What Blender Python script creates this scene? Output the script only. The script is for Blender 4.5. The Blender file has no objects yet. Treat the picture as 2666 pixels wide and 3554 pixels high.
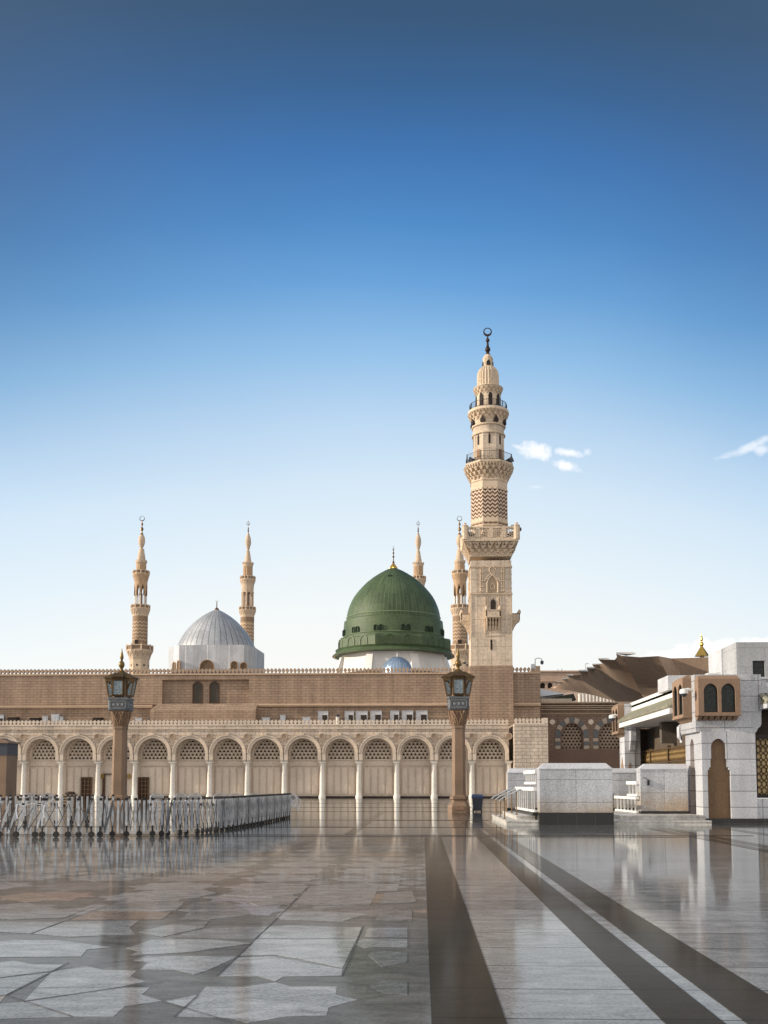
import bpy, bmesh, math, random
from mathutils import Vector, Matrix, Euler
R = math.radians
PI = math.pi
random.seed(7)
scene = bpy.context.scene
col = scene.collection

# ------------------------------------------------------------------ camera
F = 3560.0                       # focal length in pixels of the 2666 px wide photograph
PITCH, YAW, CH = R(4.5), R(2.14), 1.4
PR = 2722 - F * math.tan(PITCH)  # row of the optical axis
camd = bpy.data.cameras.new('camera')
cam = bpy.data.objects.new('camera', camd); col.objects.link(cam)
cam.location = (0, 0, CH)
cam.rotation_euler = (R(90) + PITCH, 0, YAW)
camd.sensor_fit = 'HORIZONTAL'; camd.sensor_width = 36
camd.lens = 36 * F / 2666
camd.shift_y = (PR - 1777) / 2666
camd.clip_end = 6000
scene.camera = cam
RM = Euler((R(90) + PITCH, 0, YAW)).to_matrix()
def ray(x, y): return RM @ Vector(((x - 1333) / F, (PR - y) / F, -1.0))
def at(x, y, Y):                 # the point seen at pixel (x, y) on the plane at depth Y
    d = ray(x, y); t = Y / d.y
    return Vector((d.x * t, Y, CH + d.z * t))
def gp(x, y, z=0.0):             # the point seen at pixel (x, y) on the level z
    d = ray(x, y); t = (z - CH) / d.z
    return Vector((d.x * t, d.y * t, z))
def X(x, Y, y=2600): return at(x, y, Y).x
def Z(y, Y, x=1333): return at(x, y, Y).z
FW = RM @ Vector((0, 0, -1))
def sc(p): return (Vector(p) - cam.location).dot(FW) / F     # metres per pixel at a point

# ------------------------------------------------------------------ materials
class NT:
    def __init__(s, tree): s.t = tree
    def n(s, typ, **k):
        nd = s.t.nodes.new(typ)
        ins = k.pop('ins', {})
        for a, b in k.items(): setattr(nd, a, b)
        for a, b in ins.items():
            if isinstance(b, bpy.types.NodeSocket): s.t.links.new(b, nd.inputs[a])
            else: nd.inputs[a].default_value = b
        return nd
    def m(s, op, a, b=0.0, c=0.0, clamp=False):
        nd = s.n('ShaderNodeMath', operation=op, use_clamp=clamp, ins={0: a, 1: b, 2: c})
        return nd.outputs[0]
    def mix(s, f, a, b, mode='MIX'):
        nd = s.n('ShaderNodeMix', data_type='RGBA', blend_type=mode)
        for i, v in ((0, f), (6, a), (7, b)):
            if isinstance(v, bpy.types.NodeSocket): s.t.links.new(v, nd.inputs[i])
            else: nd.inputs[i].default_value = v
        return nd.outputs[2]
def c4(c): return (c[0], c[1], c[2], 1.0)
def newmat(name):
    m = bpy.data.materials.new(name); m.use_nodes = True
    nt = m.node_tree; nt.nodes.clear()
    k = NT(nt)
    out = k.n('ShaderNodeOutputMaterial'); b = k.n('ShaderNodeBsdfPrincipled')
    nt.links.new(b.outputs[0], out.inputs[0])
    return m, k, b
def wallcoord(k):                # (along the wall, up) whichever way the wall faces
    tc = k.n('ShaderNodeTexCoord'); g = k.n('ShaderNodeNewGeometry')
    s = k.n('ShaderNodeSeparateXYZ', ins={0: tc.outputs['Object']})
    n = k.n('ShaderNodeSeparateXYZ', ins={0: g.outputs['Normal']})
    f = k.m('GREATER_THAN', k.m('ABSOLUTE', n.outputs[0]), k.m('ABSOLUTE', n.outputs[1]))
    u = k.m('ADD', k.m('MULTIPLY', s.outputs[1], f), k.m('MULTIPLY', s.outputs[0], k.m('SUBTRACT', 1.0, f)))
    up = k.m('GREATER_THAN', k.m('ABSOLUTE', n.outputs[2]), 0.8)
    v = k.m('ADD', k.m('MULTIPLY', s.outputs[1], up), k.m('MULTIPLY', s.outputs[2], k.m('SUBTRACT', 1.0, up)))
    return k.n('ShaderNodeCombineXYZ', ins={0: u, 1: v}).outputs[0], tc.outputs['Object'], s
def speck(k, vec, colr, amt=0.25, big=0.15, sc1=9.0, sc2=0.35):
    a = k.n('ShaderNodeTexNoise', ins={'Vector': vec, 'Scale': sc1, 'Detail': 6.0, 'Roughness': 0.8}).outputs[0]
    a = k.n('ShaderNodeMapRange', clamp=False, ins={0: a, 1: .36, 2: .64}).outputs[0]
    b = k.n('ShaderNodeTexNoise', ins={'Vector': vec, 'Scale': sc2, 'Detail': 5.0}).outputs[0]
    b = k.n('ShaderNodeMapRange', clamp=False, ins={0: b, 1: .33, 2: .67}).outputs[0]
    va = k.m('ADD', 1.0 - amt * .5 - big * .5, k.m('ADD', k.m('MULTIPLY', a, amt), k.m('MULTIPLY', b, big)))
    vv = k.n('ShaderNodeCombineXYZ', ins={0: va, 1: va, 2: va}).outputs[0]
    return k.mix(1.0, colr, vv, 'MULTIPLY'), a
def stone(name, c, rough=0.75, amt=0.3, big=0.2, s1=9.0, s2=.35, bump=0.15, metallic=0.0, spec=0.4):
    m, k, b = newmat(name)
    tc = k.n('ShaderNodeTexCoord')
    colr, a = speck(k, tc.outputs['Object'], c4(c), amt, big, s1, s2)
    k.t.links.new(colr, b.inputs['Base Color'])
    b.inputs['Roughness'].default_value = rough; b.inputs['Metallic'].default_value = metallic
    b.inputs['Specular IOR Level'].default_value = spec
    if bump:
        bp = k.n('ShaderNodeBump', ins={'Strength': bump, 'Distance': .03, 'Height': a})
        k.t.links.new(bp.outputs[0], b.inputs['Normal'])
    return m
def brick(name, c1, c2, mo, bw, bh, ms=.02, rough=.85, amt=.35, big=.2, bump=.6, off=.5, stain=None, spec=.3, s1=7.0):
    m, k, b = newmat(name)
    vec, obj, s = wallcoord(k)
    br = k.n('ShaderNodeTexBrick', offset=off, ins={'Vector': vec, 'Color1': c4(c1), 'Color2': c4(c2), 'Mortar': c4(mo),
        'Scale': 1.0, 'Mortar Size': ms, 'Mortar Smooth': .1, 'Brick Width': bw, 'Row Height': bh})
    colr = br.outputs[0]
    if stain:
        nz = k.n('ShaderNodeTexNoise', ins={'Vector': obj, 'Scale': 1.6, 'Detail': 4.0}).outputs[0]
        h = k.n('ShaderNodeMapRange', ins={0: s.outputs[2], 1: stain[1], 2: stain[2], 3: 1.0, 4: 0.0}).outputs[0]
        fm = k.m('MULTIPLY', k.m('MULTIPLY', h, nz), stain[3], clamp=True)
        colr = k.mix(fm, colr, c4(stain[0]))
    colr, a = speck(k, obj, colr, amt, big, s1)
    stv = k.n('ShaderNodeTexNoise', ins={'Vector': k.n('ShaderNodeMapping', ins={0: obj, 3: (1.3, 1.3, .11)}).outputs[0], 'Scale': 1.0, 'Detail': 5.0, 'Roughness': .65}).outputs[0]
    sv = k.n('ShaderNodeMapRange', ins={0: stv, 1: .3, 2: .62, 3: .74, 4: 1.06}).outputs[0]     # rain streaks and dust
    colr = k.mix(1.0, colr, k.n('ShaderNodeCombineXYZ', ins={0: sv, 1: sv, 2: sv}).outputs[0], 'MULTIPLY')
    k.t.links.new(colr, b.inputs['Base Color'])
    b.inputs['Roughness'].default_value = rough; b.inputs['Specular IOR Level'].default_value = spec
    hh = k.m('SUBTRACT', k.m('MULTIPLY', a, .35), br.outputs[1])
    bp = k.n('ShaderNodeBump', ins={'Strength': bump, 'Distance': .02, 'Height': hh})
    k.t.links.new(bp.outputs[0], b.inputs['Normal'])
    return m
def plain(name, c, rough=.5, metallic=0.0, spec=.5, amt=.2):
    return stone(name, c, rough, amt, .1, 6.0, .8, 0.0, metallic, spec)

CREAM = brick('cream_brick', (.68, .57, .465), (.58, .48, .39), (.30, .23, .17), .82, .36, .02, bump=.7, amt=.5)
CREAM2 = stone('cream_stone', (.68, .565, .455), amt=.5, bump=.4)
CREAMP = stone('cream_panel', (.66, .555, .455), amt=.45, s1=12, bump=.3)
BROWN = brick('brown_brick', (.41, .295, .215), (.36, .255, .185), (.20, .14, .10), .85, .30, .02, bump=.6, amt=.35)
BROWN2 = stone('brown_stone', (.42, .30, .21), amt=.35)
BROWNL = stone('tan_moulding', (.60, .44, .31), amt=.3)
BROWND = brick('dark_brown_brick', (.25, .17, .125), (.21, .14, .10), (.09, .06, .045), .8, .3, .016, amt=.5)
COLM = stone('column_marble', (.78, .73, .66), .45, .4, .25)
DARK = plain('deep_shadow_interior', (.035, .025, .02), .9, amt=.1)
WOOD = stone('dark_wood', (.09, .045, .022), .5, .4, .3, 14)
GOLD = stone('gold', (.62, .40, .10), .32, .3, .2, 5, .5, 0, .9)
BRONZE = stone('bronze', (.17, .11, .06), .4, .4, .3, 6, .5, 0, .7)
MIN = brick('minaret_stone', (.70, .575, .45), (.65, .53, .41), (.36, .27, .19), 1.5, 1.5, .02, amt=.45, big=.3, bump=.4, off=0, s1=5)
MIN2 = stone('minaret_carved', (.65, .52, .385), amt=.5, s1=5, bump=.5)
MIND = stone('minaret_shaded_screen', (.30, .19, .11), amt=.4)
SM = stone('far_minaret_stone', (.50, .335, .205), amt=.5, s1=2.5, s2=.2)
SML = stone('far_minaret_pale', (.60, .46, .33), amt=.45, s1=2.5, s2=.2)
SMD = stone('far_minaret_brown', (.26, .17, .11), amt=.4, s1=3)
MARB = brick('white_marble', (.58, .59, .62), (.52, .53, .56), (.20, .20, .21), 1.25, .575, .014, .45, .5, .25, .25, .0, spec=.4, s1=18)
MARBB = stone('marble_block', (.56, .57, .60), .45, .5, .25, 22, 1.2, .05)
MARBS = brick('stained_marble', (.64, .64, .65), (.6, .6, .62), (.40, .40, .4), 1.5, .9, .006, .4, .45, .2, .2, .0, ((.42, .30, .17), .25, 1.0, 1.5), .5, 20)
WHITE = plain('white_paint', (.80, .79, .76), .55)
BLACKG = brick('black_granite', (.012, .012, .013), (.016, .016, .016), (.05, .05, .05), .64, .8, .006, .25, .3, .2, .1, 0, spec=.5)
TAN = stone('tan_sandstone', (.28, .185, .125), .8, .35, .2, 14, .8, .2)
TAND = brick('brown_niche_tile', (.24, .15, .085), (.22, .135, .08), (.2, .12, .08), .4, .57, .006, .7, .4, .2, .2, 0, s1=18)
GREYD = None
IRON = plain('black_iron', (.02, .02, .022), .45, .3)
STEEL = stone('brushed_aluminium', (.50, .52, .55), .38, .5, .4, 12, 2, 0, .6)
STEELW = stone('pale_aluminium', (.46, .48, .51), .4, .4, .4, 12, 2, 0, .4)
RUBBER = plain('black_rubber', (.018, .016, .015), .6)
BRN = plain('brown_metal', (.16, .10, .065), .5, .3)
TILE = stone('green_grey_roof_tile', (.30, .29, .22), .7, .5, .3, 10, 1.5)
BLUEP = plain('blue_plastic', (.02, .05, .16), .4)
GREYP = plain('dark_grey_plastic', (.045, .055, .075), .45)
WRAP = plain('white_tape', (.75, .76, .80), .5)
CLOTH = stone('tan_canopy_cloth', (.40, .285, .205), .95, .3, .15, 3, .12)
CLOTHW = plain('pale_canopy_edge', (.75, .70, .64), .8)
LAMPST = stone('lamp_post_granite', (.25, .165, .108), .65, .5, .25, 20, 1.0, .1)
LAMPMD = stone('lamp_dark_collar', (.13, .14, .15), .5, .4, .3, 16, 2, .3, .3)
LAMPMT = stone('lamp_bronze_frame', (.13, .085, .042), .45, .4, .3, 10, 2, .1, .6)

def glassmat(name, c, rough=.12, spec=.8, coat=.6):
    m, k, b = newmat(name)
    tc = k.n('ShaderNodeTexCoord')
    mp = k.n('ShaderNodeMapping', ins={0: tc.outputs['Object'], 3: (6, 6, 14)})
    a = k.n('ShaderNodeTexNoise', ins={'Vector': mp.outputs[0], 'Scale': 1.5, 'Detail': 4.0}).outputs[0]
    cr = k.n('ShaderNodeMapRange', ins={0: a, 1: .35, 2: .65}).outputs[0]
    k.t.links.new(k.mix(cr, c4([x * .55 for x in c]), c4([min(1, x * 1.5) for x in c])), b.inputs['Base Color'])
    b.inputs['Roughness'].default_value = rough; b.inputs['Specular IOR Level'].default_value = spec
    b.inputs['Coat Weight'].default_value = coat
    return m
LGLASS = glassmat('frosted_lantern_glass', (.17, .225, .26), .2, .5, .3)
WGLASS = glassmat('dark_window_glass', (.022, .028, .027), .35, .3, 0)

def chevmat(name, c1, c2, n, amp, per, frac, z0, z1):
    m, k, b = newmat(name)
    tc = k.n('ShaderNodeTexCoord')
    s = k.n('ShaderNodeSeparateXYZ', ins={0: tc.outputs['Object']})
    a = k.m('DIVIDE', k.m('ARCTAN2', s.outputs[1], s.outputs[0]), 2 * PI)
    t = k.m('PINGPONG', k.m('MULTIPLY', k.m('ADD', a, 1.0), float(n)), 0.5)
    v = k.m('SUBTRACT', s.outputs[2], k.m('MULTIPLY', t, 2 * amp))
    fr = k.m('FRACT', k.m('DIVIDE', v, per))
    msk = k.m('LESS_THAN', fr, frac)
    inz = k.m('MULTIPLY', k.m('GREATER_THAN', v, z0), k.m('LESS_THAN', v, z1))
    msk = k.m('MULTIPLY', msk, inz)
    colr = k.mix(msk, c4(c1), c4(c2))
    colr, nz = speck(k, tc.outputs['Object'], colr, .35, .2, 6)
    k.t.links.new(colr, b.inputs['Base Color']); b.inputs['Roughness'].default_value = .8
    bp = k.n('ShaderNodeBump', ins={'Strength': .6, 'Distance': .04, 'Height': k.m('SUBTRACT', 1.0, msk)})
    k.t.links.new(bp.outputs[0], b.inputs['Normal'])
    return m

def ribmat(name, c, n, cw, rough, metallic, rings=(), lighter=.35, spec=.5, patch=.3):
    """sheet metal dome: vertical seams and a few ring seams, local z up"""
    m, k, b = newmat(name)
    tc = k.n('ShaderNodeTexCoord')
    s = k.n('ShaderNodeSeparateXYZ', ins={0: tc.outputs['Object']})
    a = k.m('MULTIPLY', k.m('ADD', k.m('DIVIDE', k.m('ARCTAN2', s.outputs[1], s.outputs[0]), 2 * PI), 1.0), float(n))
    fr = k.m('FRACT', a)
    d = k.m('MINIMUM', fr, k.m('SUBTRACT', 1.0, fr))
    msk = k.m('LESS_THAN', d, cw)
    for z in rings:
        msk = k.m('MAXIMUM', msk, k.m('LESS_THAN', k.m('ABSOLUTE', k.m('SUBTRACT', s.outputs[2], z)), .05))
    cell = k.m('FLOOR', a)
    wn = k.n('ShaderNodeTexWhiteNoise', noise_dimensions='2D', ins={0: k.n('ShaderNodeCombineXYZ', ins={0: cell, 1: k.m('FLOOR', k.m('MULTIPLY', s.outputs[2], .7))}).outputs[0]})
    vv = k.m('ADD', 1 - patch / 2, k.m('MULTIPLY', wn.outputs[0], patch))
    cc = k.mix(1.0, c4(c), k.n('ShaderNodeCombineXYZ', ins={0: vv, 1: vv, 2: vv}).outputs[0], 'MULTIPLY')
    cc = k.mix(msk, cc, c4([min(1, x * (1 + lighter) + .03) for x in c]))
    cc, nz = speck(k, tc.outputs['Object'], cc, .4, .35, 4, .3)
    k.t.links.new(cc, b.inputs['Base Color'])
    b.inputs['Roughness'].default_value = rough; b.inputs['Metallic'].default_value = metallic
    b.inputs['Specular IOR Level'].default_value = spec
    bp = k.n('ShaderNodeBump', ins={'Strength': .8, 'Distance': .06, 'Height': k.m('ADD', msk, k.m('MULTIPLY', nz, .25))})
    k.t.links.new(bp.outputs[0], b.inputs['Normal'])
    return m

# ------------------------------------------------------------------ mesh builder
class MB:
    def __init__(s): s.v = []; s.f = []; s.mi = []; s.cur = 0
    def add(s, vs, fs):
        o = len(s.v); s.v += [Vector(p) for p in vs]
        for f in fs: s.f.append([o + i for i in f]); s.mi.append(s.cur)
        return s
    def box(s, x0, x1, y0, y1, z0, z1):
        return s.add([(x, y, z) for z in (z0, z1) for y in (y0, y1) for x in (x0, x1)],
                     [(0, 2, 3, 1), (4, 5, 7, 6), (0, 1, 5, 4), (2, 6, 7, 3), (0, 4, 6, 2), (1, 3, 7, 5)])
    def hexa(s, b, t):           # two quads, bottom and top, matching corners
        return s.add(list(b) + list(t), [(3, 2, 1, 0), (4, 5, 6, 7)] + [(i, (i + 1) % 4, 4 + (i + 1) % 4, 4 + i) for i in range(4)])
    def bx(s, fn, u0, u1, d0, d1, z0, z1):
        q = [fn(u, d, z) for z in (z0, z1) for d in (d0, d1) for u in (u0, u1)]
        return s.add(q, [(0, 2, 3, 1), (4, 5, 7, 6), (0, 1, 5, 4), (2, 6, 7, 3), (0, 4, 6, 2), (1, 3, 7, 5)])
    def prism(s, fn, poly, d0, d1):
        n = len(poly)
        vs = [fn(u, d0, z) for u, z in poly] + [fn(u, d1, z) for u, z in poly]
        return s.add(vs, [list(range(n)), list(range(2 * n - 1, n - 1, -1))] + [(i, n + i, n + (i + 1) % n, (i + 1) % n) for i in range(n)])
    def quad(s, *p): return s.add(p, [tuple(range(len(p)))])
    def lathe(s, prof, n=32, rot=0.0, c=(0, 0), flute=0.0, cap=True, sx=1.0, sy=1.0):
        o = len(s.v)
        for r, z in prof:
            for i in range(n):
                a = rot + 2 * PI * i / n
                rr = r * (1 - flute) if (flute and i % 2) else r
                s.v.append(Vector((c[0] + rr * math.cos(a) * sx, c[1] + rr * math.sin(a) * sy, z)))
        for j in range(len(prof) - 1):
            for i in range(n):
                k = (i + 1) % n
                s.f.append([o + j * n + i, o + j * n + k, o + (j + 1) * n + k, o + (j + 1) * n + i]); s.mi.append(s.cur)
        if cap:
            s.f.append([o + i for i in range(n)][::-1]); s.mi.append(s.cur)
            s.f.append([o + (len(prof) - 1) * n + i for i in range(n)]); s.mi.append(s.cur)
        return s
    def tube(s, pts, r, n=6):
        pts = [Vector(p) for p in pts]; o = len(s.v)
        for j, p in enumerate(pts):
            t = (pts[min(j + 1, len(pts) - 1)] - pts[max(j - 1, 0)]).normalized()
            up = Vector((0, 0, 1)) if abs(t.z) < .9 else Vector((0, 1, 0))
            a = t.cross(up).normalized(); b = t.cross(a)
            for i in range(n):
                w = 2 * PI * i / n + PI / n
                s.v.append(p + a * (r * math.cos(w)) + b * (r * math.sin(w)))
        for j in range(len(pts) - 1):
            for i in range(n):
                k = (i + 1) % n
                s.f.append([o + j * n + i, o + j * n + k, o + (j + 1) * n + k, o + (j + 1) * n + i]); s.mi.append(s.cur)
        s.f.append([o + i for i in range(n)][::-1]); s.mi.append(s.cur)
        s.f.append([o + (len(pts) - 1) * n + i for i in range(n)]); s.mi.append(s.cur)
        return s
    def build(s, name, mats, parent=None, org=None, smooth=False):
        me = bpy.data.meshes.new(name)
        if org is None: org = parent_org(parent)
        me.from_pydata([v - org for v in s.v], [], s.f)
        if not isinstance(mats, (list, tuple)): mats = [mats]
        for m in mats: me.materials.append(m)
        if len(mats) > 1: me.polygons.foreach_set('material_index', s.mi)
        bm = bmesh.new(); bm.from_mesh(me); bmesh.ops.recalc_face_normals(bm, faces=bm.faces); bm.to_mesh(me); bm.free()
        if smooth:
            me.polygons.foreach_set('use_smooth', [True] * len(me.polygons))
            try: me.set_sharp_from_angle(angle=R(38))
            except Exception: pass
        me.update()
        o = bpy.data.objects.new(name, me); col.objects.link(o)
        if parent: o.parent = parent
        else: o.location = org
        return o
def parent_org(p):
    v = Vector((0, 0, 0))
    while p: v += p.location; p = p.parent
    return v
def tag(o, label=None, cat=None, group=None, kind=None):
    if label: o['label'] = label
    if cat: o['category'] = cat
    if group: o['group'] = group
    if kind: o['kind'] = kind
    return o
def thing(name, loc, label, cat, group=None):
    o = bpy.data.objects.new(name, None); col.objects.link(o); o.location = loc; o.empty_display_size = .2
    return tag(o, label, cat, group)
def copy_tree(o, parent=None):
    c = o.copy(); col.objects.link(c); c.parent = parent
    for ch in [q for q in bpy.data.objects if q.parent == o]: copy_tree(ch, c)
    return c
def front(Y): return lambda u, d, z: (u, Y + d, z)
def side(Xc): return lambda u, d, z: (Xc + d, u, z)

def arc(uc, r, zs, n=16, pt=0.0):
    out = []
    for i in range(n + 1):
        a = PI - PI * i / n
        c, si = math.cos(a), math.sin(a)
        out.append((uc + r * c, zs + r * (si + pt * (1 - abs(c)) ** 1.5)))
    return out
def arch_plate(mb, fn, u0, u1, z0, z1, uc, r, zs, zb, d=0.0, dd=0.3, n=16, pt=0.0):
    P = arc(uc, r, zs, n, pt)
    Q = lambda a, b, c, e: mb.quad(fn(a[0], d, a[1]), fn(b[0], d, b[1]), fn(c[0], d, c[1]), fn(e[0], d, e[1]))
    for a, b in zip(P, P[1:]): Q(a, b, (b[0], z1), (a[0], z1))
    if uc - r > u0: Q((u0, zb), (uc - r, zb), (uc - r, z1), (u0, z1))
    if uc + r < u1: Q((uc + r, zb), (u1, zb), (u1, z1), (uc + r, z1))
    if zb > z0: Q((u0, z0), (u1, z0), (u1, zb), (u0, zb))
    path = [(uc - r, zb)] + P + [(uc + r, zb)]
    if zb > z0: path.append((uc - r, zb))
    for a, b in zip(path, path[1:]):
        mb.quad(fn(a[0], d, a[1]), fn(b[0], d, b[1]), fn(b[0], d + dd, b[1]), fn(a[0], d + dd, a[1]))
def arch_band(mb, fn, uc, r0, r1, zs, zb, d0, d1, n=20, pt=0.0):
    A = [(uc - r0, zb)] + arc(uc, r0, zs, n, pt) + [(uc + r0, zb)]
    B = [(uc - r1, zb)] + arc(uc, r1, zs, n, pt) + [(uc + r1, zb)]
    for (a, b, c, e) in zip(A, A[1:], B[1:], B):
        mb.hexa([fn(a[0], d0, a[1]), fn(b[0], d0, b[1]), fn(c[0], d0, c[1]), fn(e[0], d0, e[1])],
                [fn(a[0], d1, a[1]), fn(b[0], d1, b[1]), fn(c[0], d1, c[1]), fn(e[0], d1, e[1])])
def arch_fill(mb, fn, uc, r, zs, zb, d, n=16, pt=0.0):
    P = [(uc - r, zb)] + arc(uc, r, zs, n, pt) + [(uc + r, zb)]
    mb.quad(*[fn(u, d, z) for u, z in P])
def grille(mb, fn, uc, r, zs, zb, s, w, d0, d1):
    """pierced stone screen: bars in three directions, every downward triangle filled"""
    def inside(u, z): return zb <= z and abs(u - uc) <= r and (z <= zs or (u - uc) ** 2 + (z - zs) ** 2 <= r * r)
    H = s * math.sqrt(3) / 2
    top = zs + r
    for ang in (0, 60, 120):
        ca, sa = math.cos(R(ang)), math.sin(R(ang))
        nrm = (-sa, ca)
        for kk in range(-30, 31):
            off = kk * H
            best = None; t = -3 * r
            while t < 3 * r:
                u = uc + nrm[0] * off + ca * t; z = zb + nrm[1] * off + sa * t
                if inside(u, z): best = [t, t] if best is None else [best[0], t]
                t += .04
            if best and best[1] - best[0] > .1:
                t0, t1 = best
                a = (uc + nrm[0] * off + ca * t0, zb + nrm[1] * off + sa * t0)
                b = (uc + nrm[0] * off + ca * t1, zb + nrm[1] * off + sa * t1)
                hw = w / 2
                mb.prism(fn, [(a[0] - nrm[0] * hw, a[1] - nrm[1] * hw), (b[0] - nrm[0] * hw, b[1] - nrm[1] * hw),
                              (b[0] + nrm[0] * hw, b[1] + nrm[1] * hw), (a[0] + nrm[0] * hw, a[1] + nrm[1] * hw)], d0 + .001 * ang / 60, d1)
    nr = int((top - zb) / H) + 2
    for j in range(nr):
        z0 = zb + j * H
        for i in range(-20, 21):
            ux = uc + (i + (j % 2) * .5) * s
            # triangle pointing down: apex (ux, z0), base at z0+H
            if inside(ux, z0 + .62 * H):
                mb.prism(fn, [(ux, z0 + H * .22), (ux + s * .33, z0 + H), (ux - s * .33, z0 + H)], d0 + .01, d1 - .01)
def merlons(mb, fn, u0, u1, z0, h, pitch, depth=.3, neck=.25, w=.44):
    n = max(1, round((u1 - u0) / pitch)); p = (u1 - u0) / n
    base = h * .10
    mb.bx(fn, u0, u1, -.04, depth + .04, z0 - .10, z0 + base)
    for i in range(n):
        c = u0 + (i + .5) * p; a = z0 + base - .003
        hh = h - base
        poly = [(c - neck * p, a), (c + neck * p, a), (c + neck * p * .9, a + hh * .22), (c + w * p, a + hh * .42), (c + w * p, a + hh * .62),
                (c + w * p * .7, a + hh * .80), (c, a + hh), (c - w * p * .7, a + hh * .80), (c - w * p, a + hh * .62), (c - w * p, a + hh * .42), (c - neck * p * .9, a + hh * .22)]
        mb.prism(fn, poly, 0, depth)
def corbels(mb, c, r0, z0, r1, z1, tiers, count, square=False, rot=0.0, w=.62):
    """stalactite brackets flaring from r0 at z0 to r1 at z1 (above)"""
    for t in range(tiers):
        ra = r0 + (r1 - r0) * t / tiers; rb = r0 + (r1 - r0) * (t + 1) / tiers
        za = z0 + (z1 - z0) * t / tiers; zc = z0 + (z1 - z0) * (t + 1) / tiers - (z1 - z0) * .04
        for i in range(count):
            if square:
                per = count // 4; sd = i // per; q = ((i % per) + .5) / per * 2 - 1 + ((t % 2) - .5) * .5 / per
                hw = w / per
                def P(q_, r_):
                    x, y = q_ * r_, -r_
                    for _ in range(sd): x, y = -y, x
                    return (c[0] + x, c[1] + y)
                qa, qb = q - hw, q + hw
                ri = r0 * .97
                a1, a2 = P(q - hw * .35, ra), P(q + hw * .35, ra); b1, b2 = P(qa, rb), P(qb, rb)
                i1, i2 = P(q - hw * .35, ri), P(q + hw * .35, ri); j1, j2 = P(qa, ri), P(qb, ri)
                mb.hexa([(*i1, za), (*a1, za), (*a2, za), (*i2, za)], [(*j1, zc), (*b1, zc), (*b2, zc), (*j2, zc)])
            else:
                a = rot + 2 * PI * (i + (t % 2) * .5) / count; hw = PI / count * w
                ri = r0 * .95
                f = lambda an, r_, z_: (c[0] + r_ * math.cos(an), c[1] + r_ * math.sin(an), z_)
                mb.hexa([f(a - hw * .35, ri, za), f(a - hw * .35, ra, za), f(a + hw * .35, ra, za), f(a + hw * .35, ri, za)],
                        [f(a - hw, ri, zc), f(a - hw, rb, zc), f(a + hw, rb, zc), f(a + hw, ri, zc)])
def ringrail(mb, c, r, z0, z1, n, rot=0.0, pw=.05, bars=0, rr=.03):
    """railing round a balcony: n corner posts, top and bottom rail, thin bars"""
    P = [(c[0] + r * math.cos(rot + 2 * PI * i / n), c[1] + r * math.sin(rot + 2 * PI * i / n)) for i in range(n)]
    for i in range(n):
        a, b = P[i], P[(i + 1) % n]
        mb.tube([(*a, z0), (*a, z1)], pw, 5)
        mb.tube([(*a, z1), (*b, z1)], rr, 4); mb.tube([(*a, z0 + .12), (*b, z0 + .12)], rr * .7, 4)
        for q in range(1, bars):
            x = a[0] + (b[0] - a[0]) * q / bars; y = a[1] + (b[1] - a[1]) * q / bars
            mb.tube([(x, y, z0), (x, y, z1)], rr * .45, 3)
def crescent(mb, c, z, r, t, horn=True):
    """open ring, thicker at the foot, facing the viewer"""
    n = 28; o = []
    for i in range(n):
        a = -PI / 2 + 2 * PI * i / n
        th = t * (1.0 - .62 * (1 - math.cos(a + PI / 2)) / 2)
        o.append((a, th))
    for i in range(n):
        (a, ta), (b, tb) = o[i], o[(i + 1) % n]
        P = lambda an, rr, y: (c[0] + rr * math.cos(an), c[1] + y, z + rr * math.sin(an))
        mb.hexa([P(a, r - ta, -ta * .5), P(b, r - tb, -tb * .5), P(b, r, -tb * .5), P(a, r, -ta * .5)],
                [P(a, r - ta, ta * .5), P(b, r - tb, tb * .5), P(b, r, tb * .5), P(a, r, ta * .5)])
def bulbs(lst, z0, z1, rs):
    """finial profile: list of (fraction, radius fraction)"""
    return [(r * rs, z0 + (z1 - z0) * f) for f, r in lst]
def arched_windows(): pass
# ------------------------------------------------------------------ world and sun
SUN_EL, SUN_AZ = R(18), R(172.0)      # azimuth measured from +X towards +Y: the sun stands to the left, a shade to the front
w = bpy.data.worlds.new('World'); scene.world = w; w.use_nodes = True
wt = w.node_tree; wt.nodes.clear(); k = NT(wt)
wo = k.n('ShaderNodeOutputWorld'); bg = k.n('ShaderNodeBackground'); wt.links.new(bg.outputs[0], wo.inputs[0])
tc = k.n('ShaderNodeTexCoord'); dv = tc.outputs['Generated']
sp = k.n('ShaderNodeSeparateXYZ', ins={0: dv}); dx, dy, dz = sp.outputs
el = k.m('MULTIPLY', k.m('ARCSINE', dz), 180 / PI)
ele = k.m('ADD', el, k.m('ADD', k.m('ADD', k.m('MULTIPLY', dx, 3.0), k.m('SUBTRACT', k.m('MULTIPLY', k.m('MULTIPLY', dx, dx), 28.0), .9)), k.m('MULTIPLY', k.m('SUBTRACT', k.n('ShaderNodeTexNoise', ins={'Vector': dv, 'Scale': 2.6, 'Detail': 4.0}).outputs[0], .5), 2.2)))
fac = k.m('DIVIDE', ele, 60.0, clamp=True)
def lin(r, g, b): return tuple(((x / 255 / 12.92) if x / 255 <= .04045 else ((x / 255 + .055) / 1.055) ** 2.4) for x in (r, g, b))
rp = k.n('ShaderNodeValToRGB', ins={0: fac}); cr = rp.color_ramp
stops = [(0, (250, 247, 242)), (5.5, (247, 246, 242)), (9, (240, 244, 244)), (12, (227, 238, 245)), (15.5, (211, 229, 243)), (19, (184, 212, 238)), (22.5, (144, 189, 229)),
         (25.8, (103, 160, 214)), (28.8, (77, 136, 196)), (31.9, (61, 115, 176)), (34.8, (53, 96, 144)), (37.5, (52, 83, 117)), (42, (50, 74, 98)), (60, (66, 100, 136))]
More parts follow.
